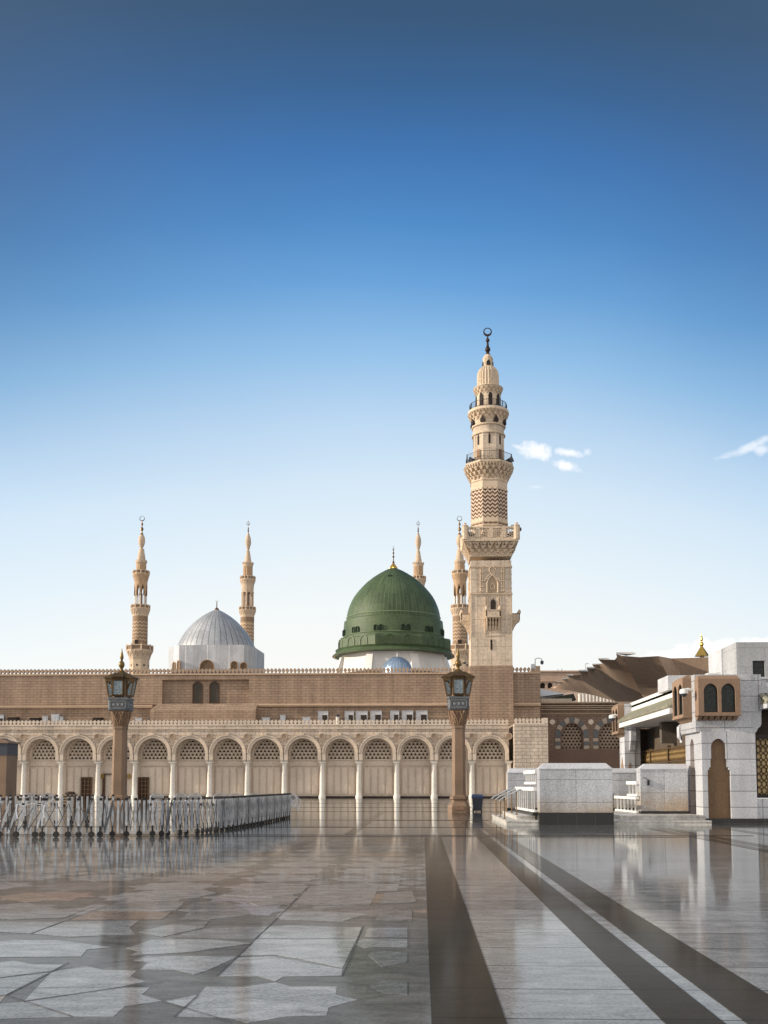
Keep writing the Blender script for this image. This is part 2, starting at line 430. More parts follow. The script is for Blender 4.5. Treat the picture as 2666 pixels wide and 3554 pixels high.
while len(cr.elements) < len(stops): cr.elements.new(.5)
for e, (d, c) in zip(cr.elements, stops): e.position = d / 60
for e, (d, c) in zip(cr.elements, stops): e.color = c4(lin(*c))
rp2 = k.n('ShaderNodeValToRGB', ins={0: k.m('DIVIDE', el, 90.0, clamp=True)}); cr2 = rp2.color_ramp  # unseen sky behind the camera, brightened and warmed to light the facade
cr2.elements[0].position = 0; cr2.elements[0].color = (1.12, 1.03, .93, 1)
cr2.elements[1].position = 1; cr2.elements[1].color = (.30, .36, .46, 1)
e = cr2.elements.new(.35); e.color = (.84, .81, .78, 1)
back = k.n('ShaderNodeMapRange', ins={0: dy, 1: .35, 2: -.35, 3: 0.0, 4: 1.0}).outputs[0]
vig_el = k.n('ShaderNodeMapRange', ins={0: el, 1: 15.0, 2: 30.0}).outputs[0]     # sky colour greyed to either side, imitating lens vignetting
ax_ = k.m('MULTIPLY', k.m('MULTIPLY', k.m('POWER', k.m('MULTIPLY', k.m('ABSOLUTE', dx), 2.7, clamp=True), 2.0), .42), vig_el)
skyg = k.mix(ax_, rp.outputs[0], c4(lin(80, 98, 120)))
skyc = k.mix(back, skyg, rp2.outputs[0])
# small clouds: soft puffs at a few directions, broken up by noise
def cloud(x, y, hw, hh, tilt=0.0):
    d = ray(x, y).normalized()
    rgt = Vector((math.cos(YAW), math.sin(YAW), 0)); up = d.cross(rgt) * -1
    up = rgt.cross(d)
    a = rgt * math.cos(tilt) + up * math.sin(tilt); b = up * math.cos(tilt) - rgt * math.sin(tilt)
    df = k.n('ShaderNodeVectorMath', operation='SUBTRACT', ins={0: dv, 1: d}).outputs[0]
    u = k.n('ShaderNodeVectorMath', operation='DOT_PRODUCT', ins={0: df, 1: a * (F / hw)}).outputs['Value']
    v = k.n('ShaderNodeVectorMath', operation='DOT_PRODUCT', ins={0: df, 1: b * (F / hh)}).outputs['Value']
    return k.m('SUBTRACT', 1.0, k.m('SQRT', k.m('ADD', k.m('MULTIPLY', u, u), k.m('MULTIPLY', v, v))))
nz = k.n('ShaderNodeTexNoise', ins={'Vector': dv, 'Scale': 70.0, 'Detail': 7.0, 'Roughness': .62}).outputs[0]
nz2 = k.n('ShaderNodeTexNoise', ins={'Vector': dv, 'Scale': 22.0, 'Detail': 3.0}).outputs[0]
nn = k.m('ADD', k.m('MULTIPLY', k.m('SUBTRACT', nz, .5), 4.5), k.m('MULTIPLY', k.m('SUBTRACT', nz2, .5), 2.0))
m_ = None
for args, strength in (((1862, 1566, 62, 36, -.1), 1.0), ((1800, 1552, 40, 9, -.4), .5), ((1975, 1572, 62, 16, -.12), .8), ((2040, 1568, 20, 20, 0), .6), ((1962, 1618, 52, 20, -.25), .85),
                       ((2540, 1575, 50, 12, .3), .3), ((2600, 1552, 46, 14, .4), .5), ((2655, 1525, 40, 16, .6), .45), ((2645, 1560, 22, 16, .0), .5), ((2520, 1585, 30, 8, .2), .3), ((1860, 1690, 30, 8, 0), .2)):
    v = k.m('MULTIPLY', k.n('ShaderNodeMapRange', ins={0: k.m('ADD', cloud(*args), k.m('MULTIPLY', nn, .5)), 1: .0, 2: .85}).outputs[0], strength)
    m_ = v if m_ is None else k.m('MAXIMUM', m_, v)
bank = k.n('ShaderNodeMapRange', ins={0: k.m('ADD', cloud(2640, 2330, 420, 115, 0), k.m('MULTIPLY', nn, .12)), 1: .05, 2: .22}).outputs[0]
m_ = k.m('MAXIMUM', m_, bank)
skyc = k.mix(m_, skyc, (1.15, 1.12, 1.1, 1))
sky = k.n('ShaderNodeTexSky', sky_type='NISHITA', sun_disc=False, sun_elevation=SUN_EL, sun_rotation=R(90) - SUN_AZ)
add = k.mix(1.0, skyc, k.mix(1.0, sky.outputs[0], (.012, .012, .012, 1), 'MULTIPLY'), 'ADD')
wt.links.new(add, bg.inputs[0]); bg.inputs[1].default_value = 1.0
sl = bpy.data.lights.new('sun', 'SUN'); so = bpy.data.objects.new('sun', sl); col.objects.link(so)
sd = Vector((math.cos(SUN_AZ) * math.cos(SUN_EL), -math.sin(SUN_AZ) * math.cos(SUN_EL), math.sin(SUN_EL)))
so.rotation_euler = sd.to_track_quat('Z', 'Y').to_euler()
sl.energy = 4.6; sl.angle = R(.5); sl.color = (1.0, .88, .72)
scene.view_settings.view_transform = 'Standard'; scene.view_settings.look = 'None'
scene.view_settings.exposure = 0.0; scene.view_settings.gamma = 1.0
scene.cycles.use_denoising = True; scene.cycles.max_bounces = 8; scene.cycles.sample_clamp_indirect = 6
try: scene.cycles.denoiser = 'OPENIMAGEDENOISE'
except Exception: pass

# ------------------------------------------------------------------ floor
def floormat(name, c1, c2, bw, bh, ms, mo, pw=10.0, rough=(.035, .10), amt=.5, vein=.5, tone=False, streak=True):
    m, k, b = newmat(name)
    tc = k.n('ShaderNodeTexCoord'); ob = tc.outputs['Object']
    br = k.n('ShaderNodeTexBrick', offset=.5, ins={'Vector': ob, 'Color1': c4(c1), 'Color2': c4(c2), 'Mortar': c4(mo), 'Scale': 1.0,
             'Mortar Size': ms, 'Mortar Smooth': .1, 'Brick Width': bw, 'Row Height': bh})
    mp = k.n('ShaderNodeMapping', ins={0: ob, 3: (1.0, 2.0, 1.0)})
    ve = k.n('ShaderNodeTexNoise', ins={'Vector': mp.outputs[0], 'Scale': 2.3, 'Detail': 8.0, 'Roughness': .7, 'Distortion': .8}).outputs[0]
    ve = k.n('ShaderNodeMapRange', clamp=False, ins={0: ve, 1: .33, 2: .67}).outputs[0]
    fi = k.n('ShaderNodeTexNoise', ins={'Vector': ob, 'Scale': 36.0, 'Detail': 7.0, 'Roughness': .85}).outputs[0]
    fi = k.n('ShaderNodeMapRange', clamp=False, ins={0: fi, 1: .38, 2: .62}).outputs[0]
    v = k.m('ADD', 1 - amt / 2 - vein / 2, k.m('ADD', k.m('MULTIPLY', fi, amt), k.m('MULTIPLY', ve, vein)))
    cc = br.outputs[0]
    if tone:
        at_ = k.n('ShaderNodeAttribute', attribute_name='tone')
        cc = k.mix(1.0, cc, at_.outputs['Color'], 'MULTIPLY')
    cc = k.mix(1.0, cc, k.n('ShaderNodeCombineXYZ', ins={0: v, 1: v, 2: v}).outputs[0], 'MULTIPLY')
    k.t.links.new(cc, b.inputs['Base Color'])
    ro = k.n('ShaderNodeMapRange', ins={0: k.n('ShaderNodeTexNoise', ins={'Vector': ob, 'Scale': .9, 'Detail': 5.0, 'Roughness': .7}).outputs[0], 1: .3, 2: .7, 3: rough[0], 4: rough[1]}).outputs[0]
    b.inputs['Roughness'].default_value = .7; b.inputs['Specular IOR Level'].default_value = .05
    lo = k.n('ShaderNodeTexNoise', ins={'Vector': ob, 'Scale': 1.1, 'Detail': 3.0}).outputs[0]
    h = k.m('ADD', k.m('MULTIPLY', lo, .25), k.m('SUBTRACT', k.m('MULTIPLY', fi, .02), k.m('MULTIPLY', br.outputs[1], .5)))
    bp = k.n('ShaderNodeBump', ins={'Strength': .06, 'Distance': .02, 'Height': h})
    k.t.links.new(bp.outputs[0], b.inputs['Normal'])
    # the polish: a clear coat that only mirrors at a low angle
    gl = k.n('ShaderNodeBsdfGlossy', ins={'Color': (.90, .92, .93, 1), 'Roughness': ro, 'Normal': bp.outputs[0]})
    lwt = k.n('ShaderNodeLayerWeight', ins={0: .5})
    fr_ = k.m('MULTIPLY', k.m('POWER', lwt.outputs['Facing'], pw), 1.35, clamp=True)
    mx = k.n('ShaderNodeMixShader', ins={0: fr_, 1: b.outputs[0], 2: gl.outputs[0]})
    k.t.links.new(mx.outputs[0], [n for n in k.t.nodes if n.type == 'OUTPUT_MATERIAL'][0].inputs[0])
    return m
FL = floormat('polished_light_stone', (.30, .305, .31), (.22, .225, .23), 13.0, .9, .011, (.03, .027, .024), amt=.75, vein=.75)
FST = floormat('polished_brown_stone', (.056, .045, .032), (.050, .041, .030), 20, .9, .007, (.015, .012, .009), pw=17.0, rough=(.05, .12), amt=.35, vein=.25)
FD = floormat('polished_grey_field', (.13, .126, .12), (.13, .126, .12), 30, 30, 0, (.1, .1, .1), pw=12.0, amt=.5, vein=.8)
FS = floormat('polished_star_stone', (.295, .30, .305), (.295, .30, .305), 50, 50, 0, (.1, .1, .1), amt=.8, vein=.85, tone=True)
FJ = plain('dark_joint', (.05, .045, .04), .6)

def sheet(name, x0, x1, y0, y1, z, mat):
    mb = MB(); mb.box(x0, x1, y0, y1, z - .003, z)
    return tag(mb.build(name, mat), kind='structure')
g = MB(); g.quad((-1500, -1500, 0), (1500, -1500, 0), (1500, 3000, 0), (-1500, 3000, 0))
tag(g.build('ground', FL), kind='structure')
# the dark stone bands running towards the mosque
ys = [(2.0, 27.3), (29.0, 52.0), (54.0, 90.0)]
for x0, x1 in ((.05, .49), (1.42, 1.77), (1.90, 2.30)):
    for y0, y1 in (ys if x0 > 1 else ys[:1]): sheet('paving_band', x0, x1, y0, y1, .004, FST)
for x0, x1 in ((7.1, 7.42), (7.55, 7.9), (9.4, 9.8)): sheet('paving_band', x0, x1, 8, 33, .004, FST)
for y0, y1, x1 in ((27.6, 27.85, 7.0), (28.4, 28.6, 9.0), (33.5, 33.8, 2.6), (40.0, 40.8, 2.6), (52.5, 53.4, 12), (62, 63, 12), (76, 78, 10), (92, 94, 10)):
    sheet('paving_band', -60, x1, y0, y1, .0075, FST)
sheet('paving_band', -2.2, -1.9, 29, 52, .004, FST)
sheet('paving_field', -40, 0.047, 2.0, 27.3, .004, FD)
sheet('paving_field', -40, -2.25, 34, 52, .004, FD)
# eight-pointed star slabs let into the dark field
st = MB(); tones = []
A_ = .455; STEP = 1.30; S2 = math.sqrt(2)
rs = random.Random(11)
pal = [(1, 1, 1), (.93, .94, .96), (1.05, 1.04, 1.02), (.78, .78, .79), (.97, .98, 1.0), (.66, .65, .64), (.92, .74, .60)]
ZT = [.0055]
def poly(pts, tone):
    XC = .043; out = []
    for (xa, ya), (xb, yb) in zip(pts, pts[1:] + pts[:1]):
        if xa <= XC: out.append((xa, ya))
        if (xa - XC) * (xb - XC) < 0: t_ = (XC - xa) / (xb - xa); out.append((XC, ya + (yb - ya) * t_))
    pts = out
    if len(pts) < 3 or max(p[0] for p in pts) - min(p[0] for p in pts) < .01: return
    n = len(pts); o = len(st.v)
    st.add([(x, y, .004) for x, y in pts] + [(x, y, ZT[0]) for x, y in pts], [list(range(n, 2 * n))] + [(i, (i + 1) % n, n + (i + 1) % n, n + i) for i in range(n)])
    tones.extend([tone] * (n + 1))
def star(cx, cy, a, split, tone):
    pts = []
    for i in range(8):
        ang = i * PI / 4
        pts.append((cx + a * S2 * math.cos(ang), cy + a * S2 * math.sin(ang)))
        an2 = ang + PI / 8; rr = a / math.cos(PI / 8)
        pts.append((cx + rr * math.cos(an2), cy + rr * math.sin(an2)))
    if any(p[0] > .03 for p in pts):
        # clip by clamping; fine for slabs cut by the band
        pass
    if split is None: poly(pts, tone)
    else:                               # sawn across: two slabs with a joint between
        q = pts[split:] + pts[:split]
        g_ = .006
        d = Vector((q[8][0] - q[0][0], q[8][1] - q[0][1])).normalized(); nn_ = Vector((-d.y, d.x)) * g_
        h1 = q[0:9]; h2 = q[8:] + q[:1]
        c1 = Vector((sum(p[0] for p in h1) / 9, sum(p[1] for p in h1) / 9)); s_ = 1 if (c1 - Vector(q[0])).dot(nn_) > 0 else -1
        h1 = [h1[0] if False else (h1[0][0] + s_ * nn_.x, h1[0][1] + s_ * nn_.y)] + h1[1:-1] + [(h1[-1][0] + s_ * nn_.x, h1[-1][1] + s_ * nn_.y)]
        h2 = [(h2[0][0] - s_ * nn_.x, h2[0][1] - s_ * nn_.y)] + h2[1:-1] + [(h2[-1][0] - s_ * nn_.x, h2[-1][1] - s_ * nn_.y)]
        poly(h1, tone); poly(h2, tuple(t * rs.uniform(.93, 1.04) for t in tone))
for j in range(-1, 18):
    for i in range(-16, 2):
        cx = -.79 + i * STEP; cy = 4.97 + j * STEP
        if cx > .6 or cy > 26.4 or (cx < -6 and cy < 9): continue
        if cy < 11.0 and cx > -.42 * cy - .9: continue
        t = rs.choice(pal[:5] * 3 + pal[5:])
        star(cx, cy, A_, rs.choice([None, 0, 2, 4, 6, None]), t)
        if rs.random() < .34:           # a light lozenge filling the cross between four stars
            ccx, ccy = cx + STEP / 2, cy + STEP / 2; q = .30
            if ccy < 26.6 and not (ccy < 11.0 and ccx > -.42 * ccy - .9):
                poly([(ccx + q, ccy), (ccx, ccy + q), (ccx - q, ccy), (ccx, ccy - q)], rs.choice([(.7, .7, .7), (.6, .59, .58), (.85, .85, .86)]))
def slab(pts, tone):                 # irregular star slabs of the near paving, at their places on the floor
    ZT[0] += .00009
    w_ = [gp(p[0] * .8035, 2700 + .8035 * p[1]) for p in pts]
    poly([(p.x, p.y) for p in w_], tone)
LG, MG, PK = (1.0, 1.0, 1.0), (.72, .72, .71), (.80, .62, .50)
slab([(715, 968), (860, 940), (890, 905), (1050, 906), (1190, 886), (1260, 905), (1455, 905), (1450, 940), (1545, 962), (1420, 995), (1410, 1030), (1240, 1034), (1070, 1063), (985, 1040), (760, 1035), (797, 995)], LG)
slab([(104, 968), (222, 843), (330, 820), (372, 815), (440, 832), (590, 835), (562, 862), (632, 883), (525, 905)], LG)
slab([(110, 972), (530, 909), (650, 907), (612, 940), (700, 967), (540, 990), (490, 1035), (320, 1035)], (.95, .95, .95))
slab([(0, 800), (60, 793), (140, 808), (275, 810), (232, 837), (0, 866)], LG)
slab([(-120, 880), (0, 871), (226, 842), (28, 941), (-120, 945)], (.9, .9, .9))
slab([(-120, 985), (0, 980), (98, 972), (312, 1036), (0, 1045), (-120, 1045)], (.82, .82, .80))
slab([(-200, 900), (-120, 950), (22, 947), (0, 975), (-120, 982), (-260, 985)], PK)
slab([(560, 770), (600, 752), (545, 738), (655, 703), (765, 700), (900, 700), (1088, 717), (830, 755)], (.93, .93, .93))
slab([(575, 790), (640, 800), (605, 832), (755, 832), (840, 852), (905, 832), (1028, 773), (640, 772)], LG)
slab([(940, 860), (1028, 780), (1200, 772), (1300, 790), (1480, 828), (1475, 858), (1225, 862), (1190, 882), (1115, 860)], (.97, .97, .97))
slab([(1035, 771), (1088, 722), (1100, 700), (1540, 700), (1505, 771), (1480, 824), (1300, 786), (1200, 768)], (1.04, 1.04, 1.04))
slab([(1108, 697), (1165, 645), (1240, 640), (1400, 645), (1562, 648), (1542, 697)], (.9, .9, .9))
slab([(1530, 720), (1560, 700), (1760, 700), (1760, 735), (1620, 732), (1580, 738)], (.86, .86, .86))
slab([(1575, 690), (1590, 650), (1760, 650), (1760, 690)], (.8, .8, .8))
slab([(1590, 770), (1620, 745), (1760, 760), (1760, 800), (1650, 820)], (.62, .62, .62))
slab([(1600, 900), (1660, 880), (1760, 885), (1760, 940), (1640, 930)], (.55, .55, .55))
slab([(-120, 775), (-60, 712), (60, 705), (240, 703), (480, 734), (375, 745), (350, 775), (0, 778)], (.92, .92, .92))
slab([(145, 675), (275, 624), (600, 620), (560, 650), (580, 678), (300, 690)], (.9, .9, .9))
slab([(300, 616), (420, 577), (745, 580), (700, 614)], PK)
slab([(745, 692), (800, 672), (920, 650), (1160, 645), (1100, 698)], MG)
slab([(600, 668), (760, 630), (900, 622), (880, 650), (700, 690)], MG)
slab([(1195, 600), (1230, 572), (1590, 590), (1480, 622), (1215, 615)], (.95, .95, .95))
slab([(780, 612), (850, 580), (1060, 570), (1090, 595), (900, 615)], MG)
slab([(-160, 665), (60, 672), (132, 675), (268, 624), (-60, 624)], (.74, .74, .74))
slab([(-150, 610), (-40, 575), (240, 572), (400, 560), (280, 606), (60, 614)], (.85, .85, .85))
slab([(430, 572), (520, 535), (800, 538), (760, 574)], (.84, .84, .84))
slab([(800, 570), (830, 540), (960, 535), (1060, 565), (900, 572)], (.7, .7, .7))
slab([(550, 512), (620, 490), (880, 486), (940, 500), (860, 516)], LG)
slab([(965, 510), (1020, 490), (1200, 488), (1330, 470), (1300, 500), (1180, 518)], (.95, .95, .95))
slab([(1070, 540), (1190, 524), (1280, 522), (1250, 552), (1120, 556)], (.8, .8, .8))
slab([(1265, 552), (1338, 470), (1480, 458), (1642, 466), (1618, 512), (1600, 550)], (.9, .9, .9))
slab([(1660, 500), (1780, 490), (1800, 540), (1640, 545)], (.8, .8, .8))
slab([(1640, 580), (1780, 575), (1780, 620), (1620, 618)], (.7, .7, .7))
so_ = st.build('paving_stars', FS)
att = so_.data.color_attributes.new('tone', 'FLOAT_COLOR', 'CORNER')
cols = []
for p, t in zip(so_.data.polygons, tones):
    for _ in p.loop_indices: cols += [t[0], t[1], t[2], 1.0]
att.data.foreach_set('color', cols)
tag(so_, kind='structure')
# long sawn joints that cut through the star field on the diagonal
jt = MB()
for (xa, ya, xb, yb) in [tuple(gp(a * .8035, 2700 + b * .8035).xy) + tuple(gp(c * .8035, 2700 + d * .8035).xy) for a, b, c, d in ((25, 944, 315, 1036), (25, 944, 300, 800), (100, 970, 700, 885), (0, 868, 560, 790), (560, 790, 1090, 720), (940, 860, 1340, 470), (1480, 860, 1570, 645), (1180, 772, 1480, 828), (135, 676, 560, 520), (755, 1036, 860, 940), (700, 968, 1000, 1060), (1545, 962, 1659, 945), (0, 912, 640, 908))]:
    d = Vector((xb - xa, yb - ya)).normalized(); n_ = Vector((-d.y, d.x)) * .004
    jt.quad((xa - n_.x, ya - n_.y, .0098), (xb - n_.x, yb - n_.y, .0098), (xb + n_.x, yb + n_.y, .0098), (xa + n_.x, ya + n_.y, .0098))
tag(jt.build('paving_joints', FJ), kind='structure')

# ------------------------------------------------------------------ arcaded wing
YA = 106.0
fa = front(YA)
aw = thing('arcade_wing', (X(900, YA), YA, 0), 'long low cream brick wing with a row of round arches on white columns', 'mosque wing')
cpx = [-55, 77, 206, 336, 464, 596, 725, 856, 985, 1117, 1245, 1377, 1507, 1639, 1768]
cx_ = [X(p, YA, 2700) for p in cpx]
zt = Z(2514, YA, 1300); zm = Z(2497, YA, 1300); zs = Z(2614.5, YA); zc = Z(2641, YA)
r_in = 51.5 * YA / F; r_out = 64.5 * YA / F
wall = MB()
for i in range(len(cx_) - 1):
    u0, u1 = cx_[i], cx_[i + 1]; uc = (u0 + u1) / 2
    rr = r_in * (u1 - u0) / (130 * YA / F)
    arch_plate(wall, fa, u0, u1, 0, zt - .10, uc, rr, zs, zc, 0, 1.15) if False else None
    P = arc(uc, rr, zs, 20)
    for a, b in zip(P, P[1:]): wall.quad(fa(a[0], 0, a[1]), fa(b[0], 0, b[1]), fa(b[0], 0, zt), fa(a[0], 0, zt))
    wall.quad(fa(u0, 0, zc), fa(uc - rr, 0, zc), fa(uc - rr, 0, zt), fa(u0, 0, zt))
    wall.quad(fa(uc + rr, 0, zc), fa(u1, 0, zc), fa(u1, 0, zt), fa(uc + rr, 0, zt))
    for a, b in zip([(uc - rr, zc)] + P, P + [(uc + rr, zc)]):
        wall.quad(fa(a[0], 0, a[1]), fa(b[0], 0, b[1]), fa(b[0], 1.0, b[1]), fa(a[0], 1.0, a[1]))
    wall.bx(fa, u0, uc - rr, 0.002, 1.0, zc - .002, zc); wall.bx(fa, uc + rr, u1, 0.002, 1.0, zc - .002, zc)
wall.bx(fa, cx_[0], cx_[-1], .3, 5.5, zt - .5, zt - .002)       # flat roof slab behind the parapet
wall.build('wall', CREAM, aw)
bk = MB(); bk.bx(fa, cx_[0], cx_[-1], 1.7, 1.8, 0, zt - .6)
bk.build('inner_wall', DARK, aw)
mo = MB()
mo.bx(fa, cx_[0], cx_[-1], -.14, .0, Z(2530, YA), Z(2527, YA)); mo.bx(fa, cx_[0], cx_[-1], -.06, .0, Z(2516.5, YA), zt - .1)
mo.build('string_course', CREAM2, aw)
pm = MB(); merlons(pm, fa, cx_[0], cx_[-1], zt, zm - zt, 13.6 * YA / F, .25)
pm.build('battlement', CREAM2, aw)
rg = 45.5 * YA / F; zb = Z(2634, YA)
for i in range(len(cx_) - 1):
    u0, u1 = cx_[i], cx_[i + 1]; uc = (u0 + u1) / 2; kx = (u1 - u0) / (130 * YA / F)
    b = MB(); arch_band(b, fa, uc, r_in * kx, r_out * kx * .985, zs, zc + .05, -.24, 0.02)
    arch_band(b, fa, uc, r_out * kx * .93, r_out * kx * .99, zs, zc + .8, -.36, -.23)
    b.bx(fa, uc - .15, uc + .15, -.40, 0, Z(2551, YA), Z(2544, YA)); b.lathe([(.16, 0), (.16, .1)], 4, 0, (uc, YA - .2)) if False else None
    b.build('arch_band', CREAM2, aw)
    gr = MB(); arch_band(gr, fa, uc, rg * kx, r_in * kx + .03, zs, zb, .98, 1.15)
    grille(gr, fa, uc, rg * kx, zs, zb, .41, .045, 1.0, 1.12)
    gr.build('grille', CREAM2, aw)
    wp = MB(); ri = r_in * kx
    door = (i == 3)
    wp.bx(fa, u0 + .25, u1 - .25, 1.12, 1.3, Z(2655, YA), zb) ; wp.bx(fa, uc - ri - .1, uc + ri + .1, 1.0, 1.12, Z(2638, YA), Z(2634.5, YA))
    wp.bx(fa, uc - ri - .1, uc + ri + .1, 1.04, 1.12, Z(2657, YA), Z(2654, YA))
    if not door:
        wp.bx(fa, u0 + .25, u1 - .25, 1.2, 1.3, 0, Z(2655.2, YA))
        for q in range(4):
            a = uc - ri + (q + .5) * ri / 2; hw = ri / 4 - .08
            if q == 3 and i == 2: continue
            if q == 0 and i == 4: continue
            wp.bx(fa, a - hw, a + hw, 1.10, 1.2, .35, Z(2664, YA))
            wp.bx(fa, a - hw + .09, a + hw - .09, 1.07, 1.10, .5, Z(2669, YA))
    else:
        wp.bx(fa, u0 + .25, uc - .62, 1.12, 1.3, 0, Z(2655.2, YA)); wp.bx(fa, uc + .62, u1 - .25, 1.12, 1.3, 0, Z(2655.2, YA))
        wp.bx(fa, uc - .62, uc + .62, 1.12, 1.3, Z(2687, YA), Z(2655.2, YA))
    wp.build('wall_panel', CREAMP, aw)
MEDAL = stone('medallion_stone', (.47, .36, .27), amt=.4)
for u in cx_:
    c = MB(); cc = (u, YA + .42)
    c.lathe([(.36, 0), (.36, .18), (.32, .26), (.28, .34), (.27, .5), (.235, zc - .55), (.25, zc - .5), (.24, zc - .45), (.30, zc - .2)], 20, 0, cc)
    c.box(u - .36, u + .36, YA + .06, YA + .78, zc - .2, zc - .004)
    c.build('column', COLM, aw, smooth=True)
    c = MB(); c.bx(fa, u - .33, u + .33, .98, 1.12, 0, zc - .01); c.build('pilaster', CREAMP, aw)
    if u != cx_[0]:
        c = MB(); zc2 = Z(2556, YA)
        pts = lambda r: [(u + r * math.cos(2 * PI * q / 20), zc2 + r * math.sin(2 * PI * q / 20)) for q in range(20)]
        c.prism(fa, pts(.35), -.05, 0); c.prism(fa, pts(.24), -.075, -.05) if False else None
        c.add([fa(a, -.18, b) for a, b in pts(.35)] + [fa(a, -.18, b) for a, b in pts(.25)] + [fa(a, -.05, b) for a, b in pts(.35)] + [fa(a, -.05, b) for a, b in pts(.24)],
              [(q, (q + 1) % 20, 20 + (q + 1) % 20, 20 + q) for q in range(20)] + [(q, (q + 1) % 20, 40 + (q + 1) % 20, 40 + q) for q in range(20)] + [(20 + q, 20 + (q + 1) % 20, 60 + (q + 1) % 20, 60 + q) for q in range(20)])
        c.build('medallion', MEDAL, aw)
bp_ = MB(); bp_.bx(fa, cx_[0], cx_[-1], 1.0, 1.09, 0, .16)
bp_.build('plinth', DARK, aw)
# plain brick block that closes the wing on the right, slightly in front
YE = 104.6; fe = front(YE)
e0, e1 = X(1786, YE, 2600), X(1903, YE, 2600); ze = Z(2512, YE); zem = Z(2493, YE)
eb = MB(); eb.box(e0, e1, YE, YE + 9, 0, ze); eb.build('end_block', CREAM, aw)
pm = MB(); merlons(pm, fe, e0, e1 - .35, ze, zem - ze, 13.8 * YE / F, .25)
pm.bx(fe, e1 - .45, e1, -.02, .4, ze, zem); pm.build('battlement', CREAM2, aw)
mo = MB(); mo.bx(fe, e0, e1, -.06, 0, Z(2519, YE), Z(2516.5, YE)); mo.build('string_course', CREAM2, aw)
# doors and doorway
def lattice_door(px0, px1, pyt, label):
    u0, u1, zt_ = X(px0, YA + 1, 2730), X(px1, YA + 1, 2730), Z(pyt, YA + 1)
    f = front(YA + 1.0)
    d = thing('lattice_door', ((u0 + u1) / 2, YA + 1, 0), label, 'door', 'dark wooden lattice doors under the arches')
    m = MB(); m.bx(f, u0, u1, -.02, .06, 0, zt_); m.build('backing', DARK, d)
    m = MB()
    for a, b in ((u0 - .04, u0 + .12), (u1 - .12, u1 + .04)): m.bx(f, a, b, -.12, -.02, 0, zt_)
    m.bx(f, u0 + .12, u1 - .12, -.12, -.02, zt_ - .16, zt_); m.build('frame', WOOD, d)
    m = MB()
    for q in (1, 2): a = u0 + (u1 - u0) * q / 3; m.bx(f, a - .03, a + .03, -.09, -.021, 0, zt_ - .16)
    for q in range(1, 5): m.bx(f, u0 + .12, u1 - .12, -.085, -.022, zt_ * q / 5 - .03, zt_ * q / 5 + .03)
    m.build('glazing_bars', stone('door_bars', (.20, .10, .04), .5), d)
    return d
lattice_door(282, 319, 2697, 'dark wooden lattice door between the columns left of the open doorway')
lattice_door(481, 517, 2697, 'dark wooden lattice door between the columns right of the lamp post')
f = front(YA + .9)
dw = thing('open_doorway', (X(400, YA), YA + .9, 0), 'open dark doorway with brown wooden jambs behind the lamp post', 'doorway')
m = MB(); m.bx(f, X(366, YA + .9), X(434, YA + .9), .9, 1.0, 0, Z(2688, YA)); m.build('dark_opening', DARK, dw)
m = MB(); m.bx(f, X(358, YA + .9), X(366, YA + .9), 0, .3, 0, Z(2688, YA)); m.bx(f, X(428, YA + .9), X(437, YA + .9), 0, .3, 0, Z(2688, YA)); m.bx(f, X(358, YA + .9), X(437, YA + .9), -.01, .29, Z(2688, YA), Z(2684, YA)); m.build('door_frame', WOOD, dw)
for px, lab in ((344, 'small gold sign panel beside the doorway, left of the lamp post'), (437, 'small gold sign panel beside the doorway, right of the lamp post')):
    m = MB(); a = X(px, YA + .9); m.bx(f, a, a + .55, -.05, 0.0, Z(2701, YA), Z(2686, YA))
    tag(m.build('sign_panel', stone('sign_gold', (.30, .19, .05), .6), org=Vector((a, YA + .9, Z(2701, YA)))), lab, 'sign', 'gold sign panels by the doorway')

# ------------------------------------------------------------------ upper hall
YB = 113.0; fb = front(YB)
uh = thing('prayer_hall', (X(900, YB), YB, 0), 'tall brown brick hall rising behind the arcade with a battlemented top', 'mosque hall')
h0, h1 = X(-60, YB, 2400), X(1876, YB, 2400)
ztb = Z(2337, YB, 1300); zmb = Z(2317, YB, 1300); zst = Z(2443, YB, 1300)
rx0, rx1 = X(563, YB, 2400), X(864, YB, 2400); rz0, rz1 = Z(2446, YB), Z(2356, YB)
hall = MB()
hall.bx(fb, h0, rx0, 0, 22, zst, ztb); hall.bx(fb, rx1, h1, 0, 22, zst, ztb); hall.bx(fb, rx0, rx1, 0, 22, rz1, ztb)
hall.bx(fb, rx0, rx1, .5, 22, zst + .004, rz1 - .002)
hall.bx(fb, h0, h1, .25, 22, 0, zst - .002)
hall.build('wall', BROWN, uh)
cd = MB(); cd.bx(fb, X(893, YB, 2440), X(1646, YB, 2440), -.22, -.0, Z(2447, YB), Z(2442.5, YB)); cd.bx(fb, X(893, YB, 2440), X(1640, YB, 2440), -.12, 0, Z(2451, YB), Z(2447.3, YB))
cd.bx(fb, h0, X(530, YB, 2440), -.22, 0, Z(2450, YB), Z(2445.5, YB)); cd.bx(fb, h0, X(530, YB, 2440), -.12, 0, Z(2455, YB), Z(2450.3, YB))
cd.bx(fb, X(1776, YB, 2440), h1, -.22, 0, Z(2447, YB), Z(2442.5, YB)); cd.bx(fb, X(1780, YB, 2440), h1, -.12, 0, Z(2451, YB), Z(2447.3, YB))
cd.build('string_course', BROWNL, uh)
cd = MB(); cd.bx(fb, h0, h1, -.12, 0.0, Z(2340, YB), Z(2336.6, YB)); cd.build('cornice', BROWNL, uh)
pm = MB(); merlons(pm, fb, h0, h1 - .6, ztb, zmb - ztb, 13.65 * YB / F, .3, .18, .41); pm.bx(fb, h1 - .75, h1, -.03, .5, ztb, zmb + .1)
pm.build('battlement', BROWN2, uh)
